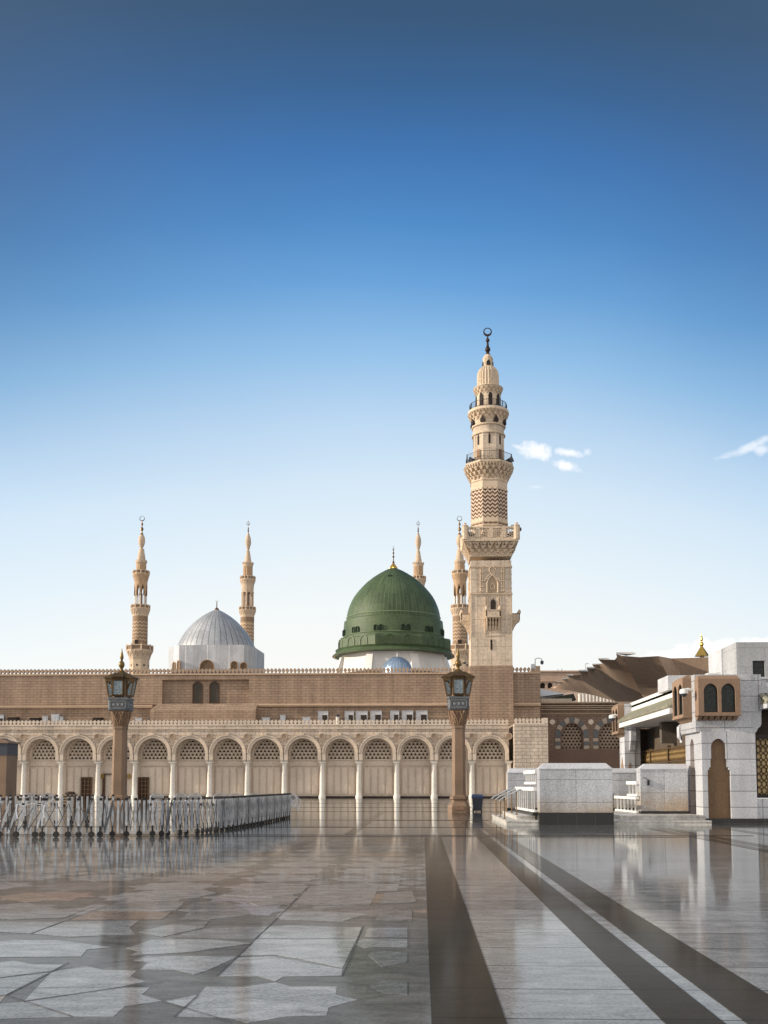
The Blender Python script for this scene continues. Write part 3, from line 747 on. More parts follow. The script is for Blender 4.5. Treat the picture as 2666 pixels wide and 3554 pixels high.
# projecting block with a sloping top under the recess
pb = MB(); a0, a1, a2, a3 = X(548, YB, 2440), X(895, YB, 2440), X(530, YB, 2500), X(893, YB, 2500)
zz0, zz1, zz2 = Z(2500, YB), Z(2466, YB), Z(2441, YB)
pb.hexa([(a2, YB - 1.2, 0), (a3, YB - 1.2, 0), (a3, YB + .24, 0), (a2, YB + .24, 0)], [(a2, YB - 1.2, zz1), (a3, YB - 1.2, zz1), (a3, YB + .24, zz1), (a2, YB + .24, zz1)])
pb.hexa([(a2, YB - 1.2, zz1), (a3, YB - 1.2, zz1), (a3, YB - .01, zz1), (a2, YB - .01, zz1)], [(a0, YB - .1, zz2), (a1, YB - .1, zz2), (a1, YB - .01, zz2), (a0, YB - .01, zz2)])
pb.build('projecting_block', BROWN, uh)
for wx in (683, 741.5):
    u = X(wx, YB, 2400); rr = 15 * YB / F; zt0 = Z(2436, YB); zs0 = Z(2380, YB)
    b = MB(); arch_band(b, front(YB + .5), u, rr, rr + .1, zs0, zt0, -.12, 0.0, 14); b.bx(front(YB + .5), u - rr - .1, u + rr + .1, -.12, 0, zt0 - .1, zt0)
    wn = b.build('window', WOOD, uh)
    b = MB(); arch_fill(b, front(YB + .5), u, rr, zs0, zt0, -.03); b.build('pane', stone('hall_window_screen', (.055, .045, .032), .5, .5, .3, 8), wn)
# small service openings and rooftop boxes in front of the hall base
def roof_unit(px0, px1, py0, py1, kind, label, cat='vent'):
    Yu = YB - .6; u0, u1 = X(px0, Yu, 2490), X(px1, Yu, 2490); z0, z1 = Z(py1, Yu), Z(py0, Yu)
    ff = front(Yu); zb_ = zt - .5
    grp = {'frame': 'grey framed service openings on the arcade roof', 'box': 'pale boxes on the arcade roof', 'slot': 'dark slots at the foot of the hall', 'post': 'small capped posts on the arcade roof'}[kind]
    t = thing('service_opening' if kind in ('frame', 'slot') else 'roof_box' if kind == 'box' else 'roof_post', ((u0 + u1) / 2, Yu, z0), label, cat, grp)
    if kind == 'frame':
        m = MB(); m.bx(ff, u0, u1, .02, .55, zb_, z1); m.build('surround', MARBB, t)
        m = MB(); m.bx(ff, u0 + (u1 - u0) * .42, u1 - (u1 - u0) * .06, -.02, .018, z0 - .5, z1 - (z1 - z0) * .38); m.build('opening', DARK, t)
        m = MB(); m.bx(ff, u0 - .04, u0, -.05, .5, zb_, z1 + .03); m.bx(ff, u1, u1 + .04, -.05, .5, zb_, z1 + .03); m.bx(ff, u0, u1, -.05, .5, z1, z1 + .03); m.build('frame', STEEL, t)
    elif kind == 'slot':
        m = MB(); m.bx(ff, u0, u1, .0, .85, zb_, z1); m.build('opening', DARK, t)
        m = MB(); m.bx(ff, u0 - .05, u1 + .05, -.1, .85, z1, z1 + .06); m.build('lid', BROWN2, t)
    elif kind == 'box':
        m = MB(); m.bx(ff, u0, u1, 0, .5, zb_, z1); m.build('housing', STEELW, t)
        m = MB(); m.bx(ff, u0 - .03, u1 + .03, -.03, .53, z1, z1 + .05); m.build('lid', STEEL, t)
        m = MB(); m.bx(ff, u0 + .15, u1 - .15, -.02, 0, z0 + .1, z1 - .1); m.build('grille', STEEL, t)
    else:
        uc = (u0 + u1) / 2; r_ = (u1 - u0) / 2
        m = MB(); m.lathe([(r_ * .8, zb_), (r_ * .75, z1 - .3)], 12, 0, (uc, Yu)); m.build('shaft', COLM, t)
        m = MB(); m.lathe([(r_, z1 - .3), (r_, z1 - .22), (r_ * .5, z1 - .08), (.04, z1)], 12, 0, (uc, Yu)); m.build('cap', GREYP, t)
for i, (a, b, c, d_, lab) in enumerate([(1105, 1138, 2468, 2503, 'grey framed opening farthest left of the group below the green dome'),
        (1198, 1227, 2468, 2503, 'narrow grey framed opening just right of the small capped post below the dome'), (1236, 1275, 2468, 2503, 'grey framed opening third from the left below the green dome'),
        (1287, 1324, 2467, 2503, 'grey framed opening fourth from the left below the green dome'), (1356, 1384, 2467, 2503, 'narrow grey framed opening fifth from the left below the green dome'),
        (1396, 1433, 2467, 2503, 'grey framed opening second from the right end of the row'), (1445, 1483, 2467, 2503, 'grey framed opening at the right end of the row, nearest the bronze lamp')]):
    roof_unit(a, b, c, d_, 'frame', lab)
roof_unit(25, 58, 2486, 2510, 'slot', 'wide dark slot at the hall foot nearest the left edge of the photo')
roof_unit(102, 134, 2488, 2510, 'slot', 'dark slot at the hall foot just left of the pale boxes')
roof_unit(321, 351, 2488, 2510, 'slot', 'dark slot at the hall foot just left of the tall lamp post')
roof_unit(-30, 12, 2478, 2510, 'frame', 'grey framed opening cut by the left edge of the photo')
roof_unit(147, 166, 2484, 2512, 'box', 'small pale box on the roof left of a taller pale box')
roof_unit(178, 205, 2477, 2512, 'box', 'tallest pale box on the arcade roof, left of the lamp post')
roof_unit(207, 219, 2486, 2512, 'box', 'small white box tucked against the right of the tallest pale box')
roof_unit(469, 493, 2491, 2512, 'box', 'low pale box on the roof right of the left lamp post')
roof_unit(536, 562, 2489, 2510, 'box', 'low pale box on the roof right of the capped white post')
roof_unit(909, 937, 2491, 2508, 'box', 'low white framed box right of the projecting brown block')
roof_unit(972, 991, 2482, 2508, 'box', 'narrow upright white box midway between the two domes')
roof_unit(1050, 1078, 2490, 2508, 'box', 'low white framed box left of the grey framed openings')
roof_unit(512, 526, 2488, 2508, 'post', 'white capped post on the roof right of the left lamp post', 'post')
roof_unit(1164, 1180, 2478, 2506, 'post', 'white capped post between two grey framed openings', 'post')

# ------------------------------------------------------------------ side wall with two grille windows
YC = 116.0; fc = front(YC)
sw_ = thing('side_wall', (X(2050, YC), YC, 0), 'dark brown wall with two striped arched grille windows right of the arcade', 'mosque wall')
s0, s1 = X(1876, YC, 2500), X(2300, YC, 2500); ztc = Z(2437, YC, 2050)
wl = MB(); wins = [(1985.5, 36, 1949), (2117, 36, 2083)]
zs1, zb1 = Z(2550, YC, 2000), Z(2600, YC, 2000)
edges = [s0, X(2051, YC, 2550), s1]
for (px, hw, _), u0, u1 in zip(wins, edges, edges[1:]):
    u = X(px, YC, 2550); arch_plate(wl, fc, u0, u1, Z(2602, YC, 2000), Z(2484, YC, 2000), u, hw * YC / F, zs1, zb1, 0, .6, 16, .08)
wl.bx(fc, s0, s1, 0, 3, Z(2484, YC, 2000), ztc)
wl.build('wall', BROWND, sw_)
lw = MB(); lw.bx(fc, s0, s1, -.15, .8, 0, Z(2602, YC, 2000)); lw.build('lower_wall', stone('dark_brown_base', (.17, .105, .075), .8, .4), sw_)
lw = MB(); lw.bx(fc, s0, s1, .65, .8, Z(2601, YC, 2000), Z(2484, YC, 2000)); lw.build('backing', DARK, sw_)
cn = MB()
for a, b, d_ in ((2437, 2442, .42), (2449, 2452, .34), (2456, 2458, .26), (2462, 2465, .2), (2477, 2479, .12)):
    cn.bx(fc, s0, s1, -d_, -.0, Z(b, YC, 2000), Z(a - .3, YC, 2000))
cn.build('cornice', stone('side_cornice', (.42, .31, .22), amt=.3), sw_)
for px, hw, _ in wins:
    u = X(px, YC, 2550); r_ = hw * YC / F
    gq = MB(); grille(gq, fc, u, r_, zs1, zb1 + .05, .40, .045, .35, .45); gq.build('grille', stone('side_grille', (.34, .25, .18), amt=.3), sw_)
    vs = MB(); n = 13
    A = [(u - r_ * 1.12, zb1), (u - r_ * 1.12, zb1 + .42), (u - r_ * 1.12, zb1 + .84), (u - r_ * 1.12, zb1 + 1.26)] + arc(u, r_ * 1.12, zs1, 9, .08)[1:-1] + [(u + r_ * 1.12, zb1 + 1.26), (u + r_ * 1.12, zb1 + .84), (u + r_ * 1.12, zb1 + .42), (u + r_ * 1.12, zb1)]
    B = [(u - r_ * 1.6, z) for z in (zb1, zb1 + .42, zb1 + .84, zb1 + 1.26)] + arc(u, r_ * 1.6, zs1, 9, .08)[1:-1] + [(u + r_ * 1.6, z) for z in (zb1 + 1.26, zb1 + .84, zb1 + .42, zb1)]
    for q, (a, b, c, d_) in enumerate(zip(A, A[1:], B[1:], B)):
        vs.cur = q % 2
        lp = lambda p, q_, t: (p[0] + (q_[0] - p[0]) * t, p[1] + (q_[1] - p[1]) * t)
        a2, b2, c2, d2 = lp(a, b, .06), lp(a, b, .94), lp(d_, c, .94), lp(d_, c, .06)
        vs.hexa([fc(p[0], -.04, p[1]) for p in (a2, b2, c2, d2)], [fc(p[0], 0.01, p[1]) for p in (a2, b2, c2, d2)])
    vs.build('striped_surround', [stone('voussoir_pale', (.42, .34, .27)), stone('voussoir_dark', (.13, .135, .135))], sw_)
for px in (1917, 2051):
    u, z = X(px, YC, 2506), Z(2506, YC, 2000); m = MB()
    pts = [(u + .30 * math.cos(2 * PI * q / 20), z + .30 * math.sin(2 * PI * q / 20)) for q in range(20)]
    m.prism(fc, pts, -.10, 0); m.build('medallion', CREAM2, sw_)
# a small camera box on the sill
# ------------------------------------------------------------------ main minaret
YM = 114.6                                    # its axis; the front of the square shaft stands proud of the hall
mc = at(1702, 2310, YM); C = (mc.x, YM)
def zM(y): return at(1702, y, YM).z
def wM(hw, y): return hw * sc((mc.x, YM, zM(y)))
mn = thing('tall_minaret', (C[0], C[1], 0), 'tallest pale stone minaret, square below and round above, with zigzag bands and balconies', 'minaret')
HS = wM(70.5, 2200)                           # half side of the square shaft
fS = front(YM - HS); MX = C[0]
def zS(y): return at(1702, y, YM - HS).z
def pS(x, y): return at(x, y, YM - HS).x
zbr = zS(2311)
m = MB(); m.box(MX - HS - .14, MX + HS + .03, YM - HS - .25, YM + HS, 0, zbr); m.build('brick_base', BROWN, mn)
m = MB()
m.box(MX - HS, MX + HS, YM - HS, YM + HS, zbr, zS(2212))
m.box(MX - HS + .03, MX + HS - .03, YM - HS + .03, YM + HS - .03, zS(2212) + .002, zS(1945))
slit = (pS(1702.5, 2240), pS(1710, 2240))
m.build('square_shaft', MIN, mn)
m = MB(); m.bx(fS, slit[0], slit[1], -.012, .1, zS(2255), zS(2220)); m.build('slit_window', DARK, mn)
m = MB(); m.bx(fS, slit[0] - .08, slit[0], -.05, .1, zS(2257), zS(2218)); m.bx(fS, slit[1], slit[1] + .08, -.05, .1, zS(2257), zS(2218)); m.build('slit_frame', MIN2, mn)
# carved relief on the faces that show (front and both sides)
def relief(mb, fn, c0, full=True):
    W = HS; u = lambda px: (px - 1702) * sc((MX, YM - HS, zS(2050))) + c0
    z = zS
    for a, b, t in ((1966, 1969, .07), (1963, 1965, .04), (2058, 2062, .08), (2064, 2066, .05)):
        mb.bx(fn, c0 - W, c0 + W, -t, .03, z(b), z(a))
    for sx in (-1, 1):
        e = c0 + sx * W; mb.bx(fn, min(e, e - sx * .16), max(e, e - sx * .16), -.02, .03, z(2210), z(2066))
        for a, b in ((31, 34), (38, 40)):
            x0, x1 = sorted((u(1702 + 4 + sx * a), u(1702 + 4 + sx * b))); mb.bx(fn, x0, x1, -.09, .03, z(2056), z(1970))
        for yk in (1985, 2015, 2035, 2050):
            x0, x1 = sorted((u(1706 + sx * 29), u(1706 + sx * 42))); mb.bx(fn, x0, x1, -.12, .03, z(yk + 3), z(yk))
    # strapwork climbing to a knot above the pointed niche
    L = lambda pts, r: mb.tube([fn(u(a), -.06, z(b)) for a, b in pts], r, 5)
    L([(1678, 2018), (1690, 2007), (1706, 1997), (1716, 1985), (1719, 1976), (1712, 1969)], .09)
    L([(1678, 2012), (1690, 2001), (1700, 1993), (1710, 1982), (1711, 1975)], .06)
    L([(1735, 2018), (1722, 2007), (1706, 1996), (1697, 1984), (1696, 1974), (1701, 1968)], .09)
    L([(1735, 2012), (1724, 2002), (1712, 1993), (1703, 1983)], .06)
    P = arc(u(1707), wM(19, 2050), z(2026), 10, .75)
    mb.tube([fn(u(1707) - wM(19, 2050), -.05, z(2057))] + [fn(a, -.05, b) for a, b in P] + [fn(u(1707) + wM(19, 2050), -.05, z(2057))], .10, 5)
    P = arc(u(1707), wM(7, 2050), z(2036), 8, .75)
    mb.tube([fn(u(1707) - wM(7, 2050), -.04, z(2045))] + [fn(a, -.04, b) for a, b in P] + [fn(u(1707) + wM(7, 2050), -.04, z(2045)), fn(u(1707) - wM(7, 2050), -.04, z(2045))], .05, 5)
    # tall panel with the little balcony
    for a, b in ((1680, 1683), (1687, 1689), (1727, 1729), (1733, 1736)): mb.bx(fn, u(a), u(b), -.06, .03, z(2122), z(2070))
    for a, b in ((1679, 1680.5), (1735, 1736.5)): mb.bx(fn, u(a), u(b), -.03, .03, z(2206), z(2122))
    mb.bx(fn, u(1679), u(1736), -.04, .03, z(2207), z(2205))
m = MB(); relief(m, fS, MX); relief(m, lambda u, d, z: (MX - HS + d, YM + (u - MX), z), MX); relief(m, lambda u, d, z: (MX + HS - d, YM + (u - MX), z), MX)
m.build('carved_relief', MIN2, mn)
ui = lambda px: (px - 1702) * sc((MX, YM - HS, zS(2050))) + MX
m = MB(); arch_fill(m, fS, ui(1707), wM(18, 2050), zS(2026), zS(2057), -.008, 10, .75); m.build('niche_back', stone('niche_shade', (.46, .34, .23), amt=.3), mn)
def bracket_balcony(fn, c0, parent):
    z = zS; s_ = sc((MX, YM - HS, zS(2100))); u = lambda px: (px - 1707) * s_ + c0
    w_ = MB(); w_.prism(fn, [(u(1700), z(2121)), (u(1700), z(2090)), (u(1702), z(2085)), (u(1708), z(2079)), (u(1708.6), z(2071)), (u(1709.4), z(2079)), (u(1716), z(2085)), (u(1718), z(2090)), (u(1718), z(2121))], -.015, .05)
    bb = MB(); hw = 25 * s_
    bb.bx(fn, c0 - hw, c0 + hw, -1.0, 0, z(2147), z(2144)); 
    for a in (c0 - hw, c0 + hw - .12): bb.bx(fn, a, a + .12, -1.0, 0, z(2144), z(2122))
    bb.bx(fn, c0 - hw, c0 + hw, -1.0, -.9, z(2144), z(2124)); bb.bx(fn, c0 - hw, c0 + hw, -1.05, 0, z(2124), z(2121))
    for sx in (-1, 1):
        a = c0 + sx * hw * .92
        q = [fn(a, -.95, z(2121))]; bb.lathe([(.16, z(2121)), (.18, z(2114)), (.10, z(2110)), (.02, z(2107))], 8, 0, (q[0][0], q[0][1]))
    for q in range(5):
        a = c0 - hw + (q + .5) * hw * 2 / 5; h_ = hw / 5 * .72
        for (ya, yb, d0, d1) in ((2160, 2147, .55, .95), (2174, 2160, .32, .6), (2190, 2174, .08, .36)):
            bb.hexa([fn(a - h_ * .4, -d0 * .8, z(ya)), fn(a + h_ * .4, -d0 * .8, z(ya)), fn(a + h_ * .4, .02, z(ya)), fn(a - h_ * .4, .02, z(ya))],
                    [fn(a - h_, -d1, z(yb)), fn(a + h_, -d1, z(yb)), fn(a + h_, .02, z(yb)), fn(a - h_, .02, z(yb))])
    b_ = bb.build('balcony', MIN2, parent)
    w_.build('window', DARK, parent)
bracket_balcony(fS, ui(1707), mn)
bracket_balcony(lambda u, d, z: (MX - HS + d, YM + (u - ui(1707)), z), ui(1707), mn)
bracket_balcony(lambda u, d, z: (MX + HS - d, YM + (u - ui(1707)), z), ui(1707), mn)
# stalactite cornice and square gallery
RP = wM(93, 1900)
m = MB(); m.lathe([(HS * S2, zM(1946)), (HS * S2 * 1.0, zM(1925)), (HS * S2 * 1.06, zM(1908)), (RP * S2 * .93, zM(1900)), (RP * S2, zM(1899)), (RP * S2, zM(1893))], 4, PI / 4, C)
corbels(m, C, HS, zM(1945), RP * .98, zM(1899), 4, 28, True, w=.62)
corbels(m, C, HS * 1.0, zM(1925), RP * .985, zM(1901), 1, 56, True, w=.5)
m.build('stalactite_cornice', MIN2, mn)
RB = wM(87, 1870); m = MB()
for sx, sy in ((-1, -1), (1, -1), (1, 1), (-1, 1)):
    m.lathe([(.36, zM(1893)), (.36, zM(1848)), (.40, zM(1847)), (.30, zM(1845)), (.1, zM(1841)), (.16, zM(1838)), (.02, zM(1834))], 8, PI / 8, (C[0] + sx * RB, C[1] + sy * RB))
for sd in range(4):
    def fn(u, d, z, sd=sd):
        x, y = u, -RB + d
        for _ in range(sd): x, y = -y, x
        return (C[0] + x, C[1] + y, z)
    m.bx(fn, -RB, RB, -.1, .1, zM(1893), zM(1886)); m.bx(fn, -RB, RB, -.13, .13, zM(1855), zM(1850))
    for q in range(1, 4): m.bx(fn, -RB + q * RB / 2 - .22, -RB + q * RB / 2 + .22, -.14, .14, zM(1886), zM(1855))
    for q in range(4):                 # pierced rosettes
        c_ = -RB + (q + .5) * RB / 2; zc_ = zM(1870.5); r_ = .45
        m.bx(fn, c_ - .78, c_ - .55, -.05, .05, zM(1886), zM(1855)); m.bx(fn, c_ + .55, c_ + .78, -.05, .05, zM(1886), zM(1855))
        for a in range(8):
            an = a * PI / 4 + PI / 8
            m.tube([fn(c_, 0, zc_), fn(c_ + r_ * math.cos(an), 0, zc_ + r_ * math.sin(an))], .05, 4)
        m.tube([fn(c_ + r_ * math.cos(a * PI / 6), 0, zc_ + r_ * math.sin(a * PI / 6)) for a in range(13)], .06, 4)
        for (du, dz) in ((-1, -1), (1, -1), (1, 1), (-1, 1)): m.bx(fn, c_ + du * .42 - .12, c_ + du * .42 + .12, -.04, .04, zc_ + dz * .38 - .1, zc_ + dz * .38 + .1)
m.build('gallery_balustrade', MIN2, mn)
# zigzag octagon
RO = wM(62, 1780) / math.cos(PI / 8)
per = (zM(1720) - zM(1813)) / 7.0
CHV = chevmat('zigzag_stone', (.66, .52, .38), (.11, .045, .028), 24, (zM(1700) - zM(1708)), per, .50, zM(1812), zM(1714))
m = MB(); m.lathe([(RO * 1.0, zM(1893)), (RO, zM(1842)), (RO * 1.01, zM(1833)), (RO, zM(1832)), (RO * .99, zM(1681))], 8, PI / 8, C); m.build('octagonal_shaft', CHV, mn)
m = MB(); 
for y in (1837, 1824, 1712, 1681):
    m = MB(); m.lathe([(RO * 1.025, zM(y + 1.5)), (RO * 1.025, zM(y - 1.5))], 8, PI / 8, C); m.build('moulding', MIN2, mn)
m = MB()
for q in range(8):                     # small dark inlay tablets in the band between the mouldings
    for s_ in (-.5, .02, .54):
        a = PI / 8 + q * PI / 4; b = a + PI / 4
        pa, pb = Vector((math.cos(a), math.sin(a))) * RO, Vector((math.cos(b), math.sin(b))) * RO
        mid = pa.lerp(pb, .5 + s_ * .62); t = (pb - pa).normalized(); n_ = Vector((t.y, -t.x))
        m.hexa([(C[0] + mid.x + t.x * e * .22 + n_.x * dd, C[1] + mid.y + t.y * e * .22 + n_.y * dd, zM(1832)) for e, dd in ((-1, -.02), (1, -.02), (1, .03), (-1, .03))],
               [(C[0] + mid.x + t.x * e * .22 + n_.x * dd, C[1] + mid.y + t.y * e * .22 + n_.y * dd, zM(1828)) for e, dd in ((-1, -.02), (1, -.02), (1, .03), (-1, .03))])
m.build('inlay', stone('inlay_dark', (.13, .06, .04)), mn)
R2 = wM(81, 1620) / math.cos(PI / 8)
m = MB(); m.lathe([(RO * .99, zM(1681)), (RO * 1.0, zM(1660)), (RO * 1.06, zM(1645)), (R2 * .90, zM(1637)), (R2 * .96, zM(1626)), (R2, zM(1625)), (R2, zM(1619))], 8, PI / 8, C)
corbels(m, C, RO * .97, zM(1676), R2 * .96, zM(1638), 3, 24, False, PI / 8, .62)
for i in range(32):                    # niches between the brackets
    pass
corbels(m, C, R2 * .94, zM(1640), R2 * .995, zM(1627), 1, 48, False, PI / 8, .6)
m.build('stalactite_balcony', MIN2, mn)
m = MB(); ringrail(m, C, wM(76, 1600) / math.cos(PI / 8), zM(1619), zM(1587), 8, PI / 8, .06, 14); m.build('balcony_railing', IRON, mn)
# second shaft
R3 = wM(52.5, 1550) / math.cos(PI / 8)
m = MB(); m.lathe([(R3 * 1.0, zM(1619)), (R3 * .99, zM(1519))], 8, PI / 8, C)
m.lathe([(R3 * .99, zM(1519)), (R3 * 1.0, zM(1514)), (R3 * .95, zM(1512)), (R3 * .95, zM(1489)), (R3 * .99, zM(1486)), (R3 * .95, zM(1482))], 32, 0, C); m.build('middle_shaft', MIN, mn, smooth=True)
m = MB()
for y in (1516, 1487): m.lathe([(R3 * 1.02, zM(y + 2.5)), (R3 * 1.04, zM(y)), (R3 * 1.02, zM(y - 2.5))], 32, 0, C)
m.build('ring_moulding', MIN2, mn)
m = MB(); m2 = MB(); fcs = R3 * math.cos(PI / 8)
for q in range(8):
    ang = q * PI / 4
    n_ = Vector((math.cos(ang), math.sin(ang))); t = Vector((-n_.y, n_.x))
    fn = lambda u, d, z, n_=n_, t=t: (C[0] + n_.x * (fcs - d) + t.x * u, C[1] + n_.y * (fcs - d) + t.y * u, z)
    m.prism(fn, [(-.12, zM(1555)), (.12, zM(1555)), (.12, zM(1528)), (0, zM(1519)), (-.12, zM(1528))], -.02, .05)
    if q % 2 == 1 or q in (6,): pass
    if q in (1, 3, 5, 7): m2.bx(fn, -.22, .22, -.03, .05, zM(1612), zM(1571))
m.build('slit_window', DARK, mn); m2.build('balcony_door', stone('minaret_door', (.26, .13, .05), .6), mn)
m = MB(); m.lathe([(R3 * .95, zM(1487)), (R3 * .98, zM(1480)), (R3 * 1.0, zM(1462)), (wM(60, 1450), zM(1450)), (wM(67, 1440), zM(1444)), (wM(71.5, 1440), zM(1440)), (wM(70, 1430), zM(1431)), (wM(68, 1430), zM(1430))], 32, 0, C)
corbels(m, C, R3 * .93, zM(1478), wM(69, 1440), zM(1448), 3, 20, False, 0, .6); corbels(m, C, wM(66, 1440), zM(1448), wM(72, 1440), zM(1441), 1, 36, False, 0, .6)
m.build('upper_balcony', MIN2, mn)
m = MB()
for q in range(8):
    a = q * PI / 4 + PI / 8; n_ = Vector((math.cos(a), math.sin(a))); t = Vector((-n_.y, n_.x)); rr = R3 * .99
    fn = lambda u, d, z, n_=n_, t=t: (C[0] + n_.x * (rr - d) + t.x * u, C[1] + n_.y * (rr - d) + t.y * u, z)
    m.prism(fn, [(-.28, zM(1481)), (.28, zM(1481)), (.26, zM(1471)), (.1, zM(1465)), (0, zM(1458)), (-.1, zM(1465)), (-.26, zM(1471))], -.22, .05)
m.build('dark_niche', DARK, mn)
m = MB(); ringrail(m, C, wM(64, 1420), zM(1431), zM(1407), 16, 0, .045, 6); m.build('upper_railing', IRON, mn)
# third shaft, fluted onion, lantern
R4 = wM(41, 1400)
m = MB(); m.lathe([(R4, zM(1431)), (R4, zM(1380)), (R4 * 1.0, zM(1368)), (R4 * 1.1, zM(1360)), (wM(50, 1355), zM(1355)), (wM(52.5, 1352), zM(1352)), (wM(51, 1352), zM(1350))], 24, 0, C)
corbels(m, C, R4 * 1.0, zM(1380), wM(51, 1360), zM(1355), 3, 18, False, 0, .6); m.build('upper_shaft', MIN2, mn)
m = MB()
for q in range(8):
    a = q * PI / 4 - PI / 2 + .12; n_ = Vector((math.cos(a), math.sin(a))); t = Vector((-n_.y, n_.x)); rr = R4
    fn = lambda u, d, z, n_=n_, t=t: (C[0] + n_.x * (rr - d) + t.x * u, C[1] + n_.y * (rr - d) + t.y * u, z)
    m.prism(fn, [(-.22, zM(1426)), (.22, zM(1426)), (.22, zM(1384)), (0, zM(1372)), (-.22, zM(1384))], -.07, .1)
m.build('arched_opening', DARK, mn)
R5 = wM(38, 1320)
m = MB(); m.lathe([(R5, zM(1351)), (R5 * 1.01, zM(1330)), (R5 * 1.0, zM(1305)), (R5 * .95, zM(1294)), (R5 * .82, zM(1285)), (R5 * .62, zM(1277)), (wM(18, 1270), zM(1274))], 48, 0, C, flute=.09); m.build('fluted_dome', MIN2, mn)
R6 = wM(17.5, 1250)
m = MB(); m.lathe([(R6, zM(1276)), (R6, zM(1250)), (R6 * 1.05, zM(1247)), (R6 * .98, zM(1243)), (R6 * .75, zM(1236)), (wM(10, 1232), zM(1232))], 16, 0, C, flute=.05); m.build('lantern', MIN2, mn)
m = MB()
for q in range(4):
    a = q * PI / 2 - PI / 2 + .05; n_ = Vector((math.cos(a), math.sin(a))); t = Vector((-n_.y, n_.x))
    fn = lambda u, d, z, n_=n_, t=t: (C[0] + n_.x * (R6 - d) + t.x * u, C[1] + n_.y * (R6 - d) + t.y * u, z)
    m.prism(fn, [(-.22, zM(1273)), (.22, zM(1273)), (.22, zM(1261)), (0, zM(1255)), (-.22, zM(1261))], -.04, .05)
m.build('lantern_opening', DARK, mn)
FIN = [(0, 1.0), (.08, .75), (.16, .45), (.24, .9), (.34, .92), (.42, .55), (.5, .38), (.58, .42), (.68, .28), (.72, .62), (.80, .68), (.88, .34), (.94, .2), (1, .22)]
m = MB(); m.lathe(bulbs(FIN, zM(1233), zM(1166), wM(10, 1200)), 16, 0, C); crescent(m, C, zM(1152), wM(15, 1152), wM(6, 1152)); m.build('crescent_finial', stone('dark_bronze_finial', (.05, .028, .02), .4, .3, .2, 5, 1, 0, .6), mn, smooth=False)
# things on its balconies
def floodlight(name, loc, label, s=.5, ang=.6):
    t = thing(name, loc, label, 'floodlight', 'floodlights on the minaret balconies'); l = Vector(loc)
    m = MB(); m.tube([l, l + Vector((0, 0, s))], .05, 6); m.build('bracket', IRON, t)
    m = MB(); a = Vector((math.cos(ang), math.sin(ang), .55)).normalized(); b = l + Vector((0, 0, s)); p = Vector((-a.y, a.x, 0)).normalized() * s * .55
    up = a.cross(p).normalized() * s * .4
    m.hexa([b - a * .15 - p - up, b - a * .15 + p - up, b - a * .15 + p + up, b - a * .15 - p + up], [b + a * .3 - p * 1.2 - up * 1.2, b + a * .3 + p * 1.2 - up * 1.2, b + a * .3 + p * 1.2 + up * 1.2, b + a * .3 - p * 1.2 + up * 1.2])
    m.build('housing', GREYP, t)
for (px, py, s, an, lab) in ((1640, 1618, 1.0, 2.6, 'black floodlight on the left side of the zigzag shaft balcony'), (1768, 1618, 1.0, .5, 'black floodlight on the right side of the zigzag shaft balcony'),
                             (1708, 1618, .75, -1.5, 'grey floodlight at the middle of the zigzag shaft balcony'), (1660, 1432, .8, 2.4, 'black floodlight on the left of the highest balcony'),
                             (1728, 1432, .9, -1, 'black floodlight on the right of the highest balcony'), (1637, 1894, 1.6, 2.6, 'black floodlight at the left corner of the square gallery'),
                             (1772, 1894, 1.6, .3, 'black floodlight at the right corner of the square gallery')):
    p = at(px, py, YM - 1.0); floodlight('floodlight', (p.x, p.y, p.z), lab, s * .62, an)
def cctv(loc, label, h=.9, out=.8, mat=STEEL):
    t = thing('security_camera', loc, label, 'camera', 'security cameras'); l = Vector(loc)
    m = MB(); m.tube([l, l + Vector((0, 0, h))], .06, 6); m.tube([l + Vector((0, 0, h)), l + Vector((out * .4, 0, h + .12)), l + Vector((out * .9, 0, h + .05)), l + Vector((out, 0, h - .2))], .045, 6); m.build('pole', mat, t)
    m = MB(); m.lathe([(.02, l.z + h - .62), (.14, l.z + h - .56), (.19, l.z + h - .4), (.17, l.z + h - .22), (.08, l.z + h - .16)], 12, 0, (l.x + out, l.y)); m.build('dome_housing', GREYP, t, smooth=True)
    m = MB(); m.box(l.x - .45, l.x - .08, l.y - .12, l.y + .12, l.z + .05, l.z + .55); m.build('control_box', mat, t)
p = at(1788, 1838, YM); cctv(p, 'small dark camera on a curved arm at the right corner of the minaret gallery', .4, .55)
p = at(1858, 2322, YB); cctv(p, 'grey security camera pole standing on the right end of the hall battlement', 1.1, .75)

# ------------------------------------------------------------------ green dome
YG = 137.0; gc = at(1366, 2250, YG); G = (gc.x, YG)
def zG(y): return at(1366, y, YG).z
sG = sc((gc.x, YG, zG(2150)))
gd = thing('green_dome', (G[0], G[1], zG(2340)), 'large green ribbed dome with a gold finial on an eight-sided green drum', 'dome')
zo = zG(2340)
GD = ribmat('green_painted_lead', (.074, .112, .054), 72, .05, .5, 0.0, (), .7, .35, .3)
GD2 = stone('green_drum', (.078, .118, .056), .55, .55, .35, 5, .5, .3)
prof = [(162, 2163), (162.5, 2150), (161.5, 2138), (158, 2122), (153.5, 2108), (146, 2090), (137, 2074), (125, 2058), (111, 2042), (93, 2024), (73, 2008), (52, 1994), (33, 1983), (16, 1975), (8, 1970)]
m = MB(); m.lathe([(r * sG, zG(y)) for r, y in prof], 96, 0, G); m.build('shell', GD, gd, smooth=True)
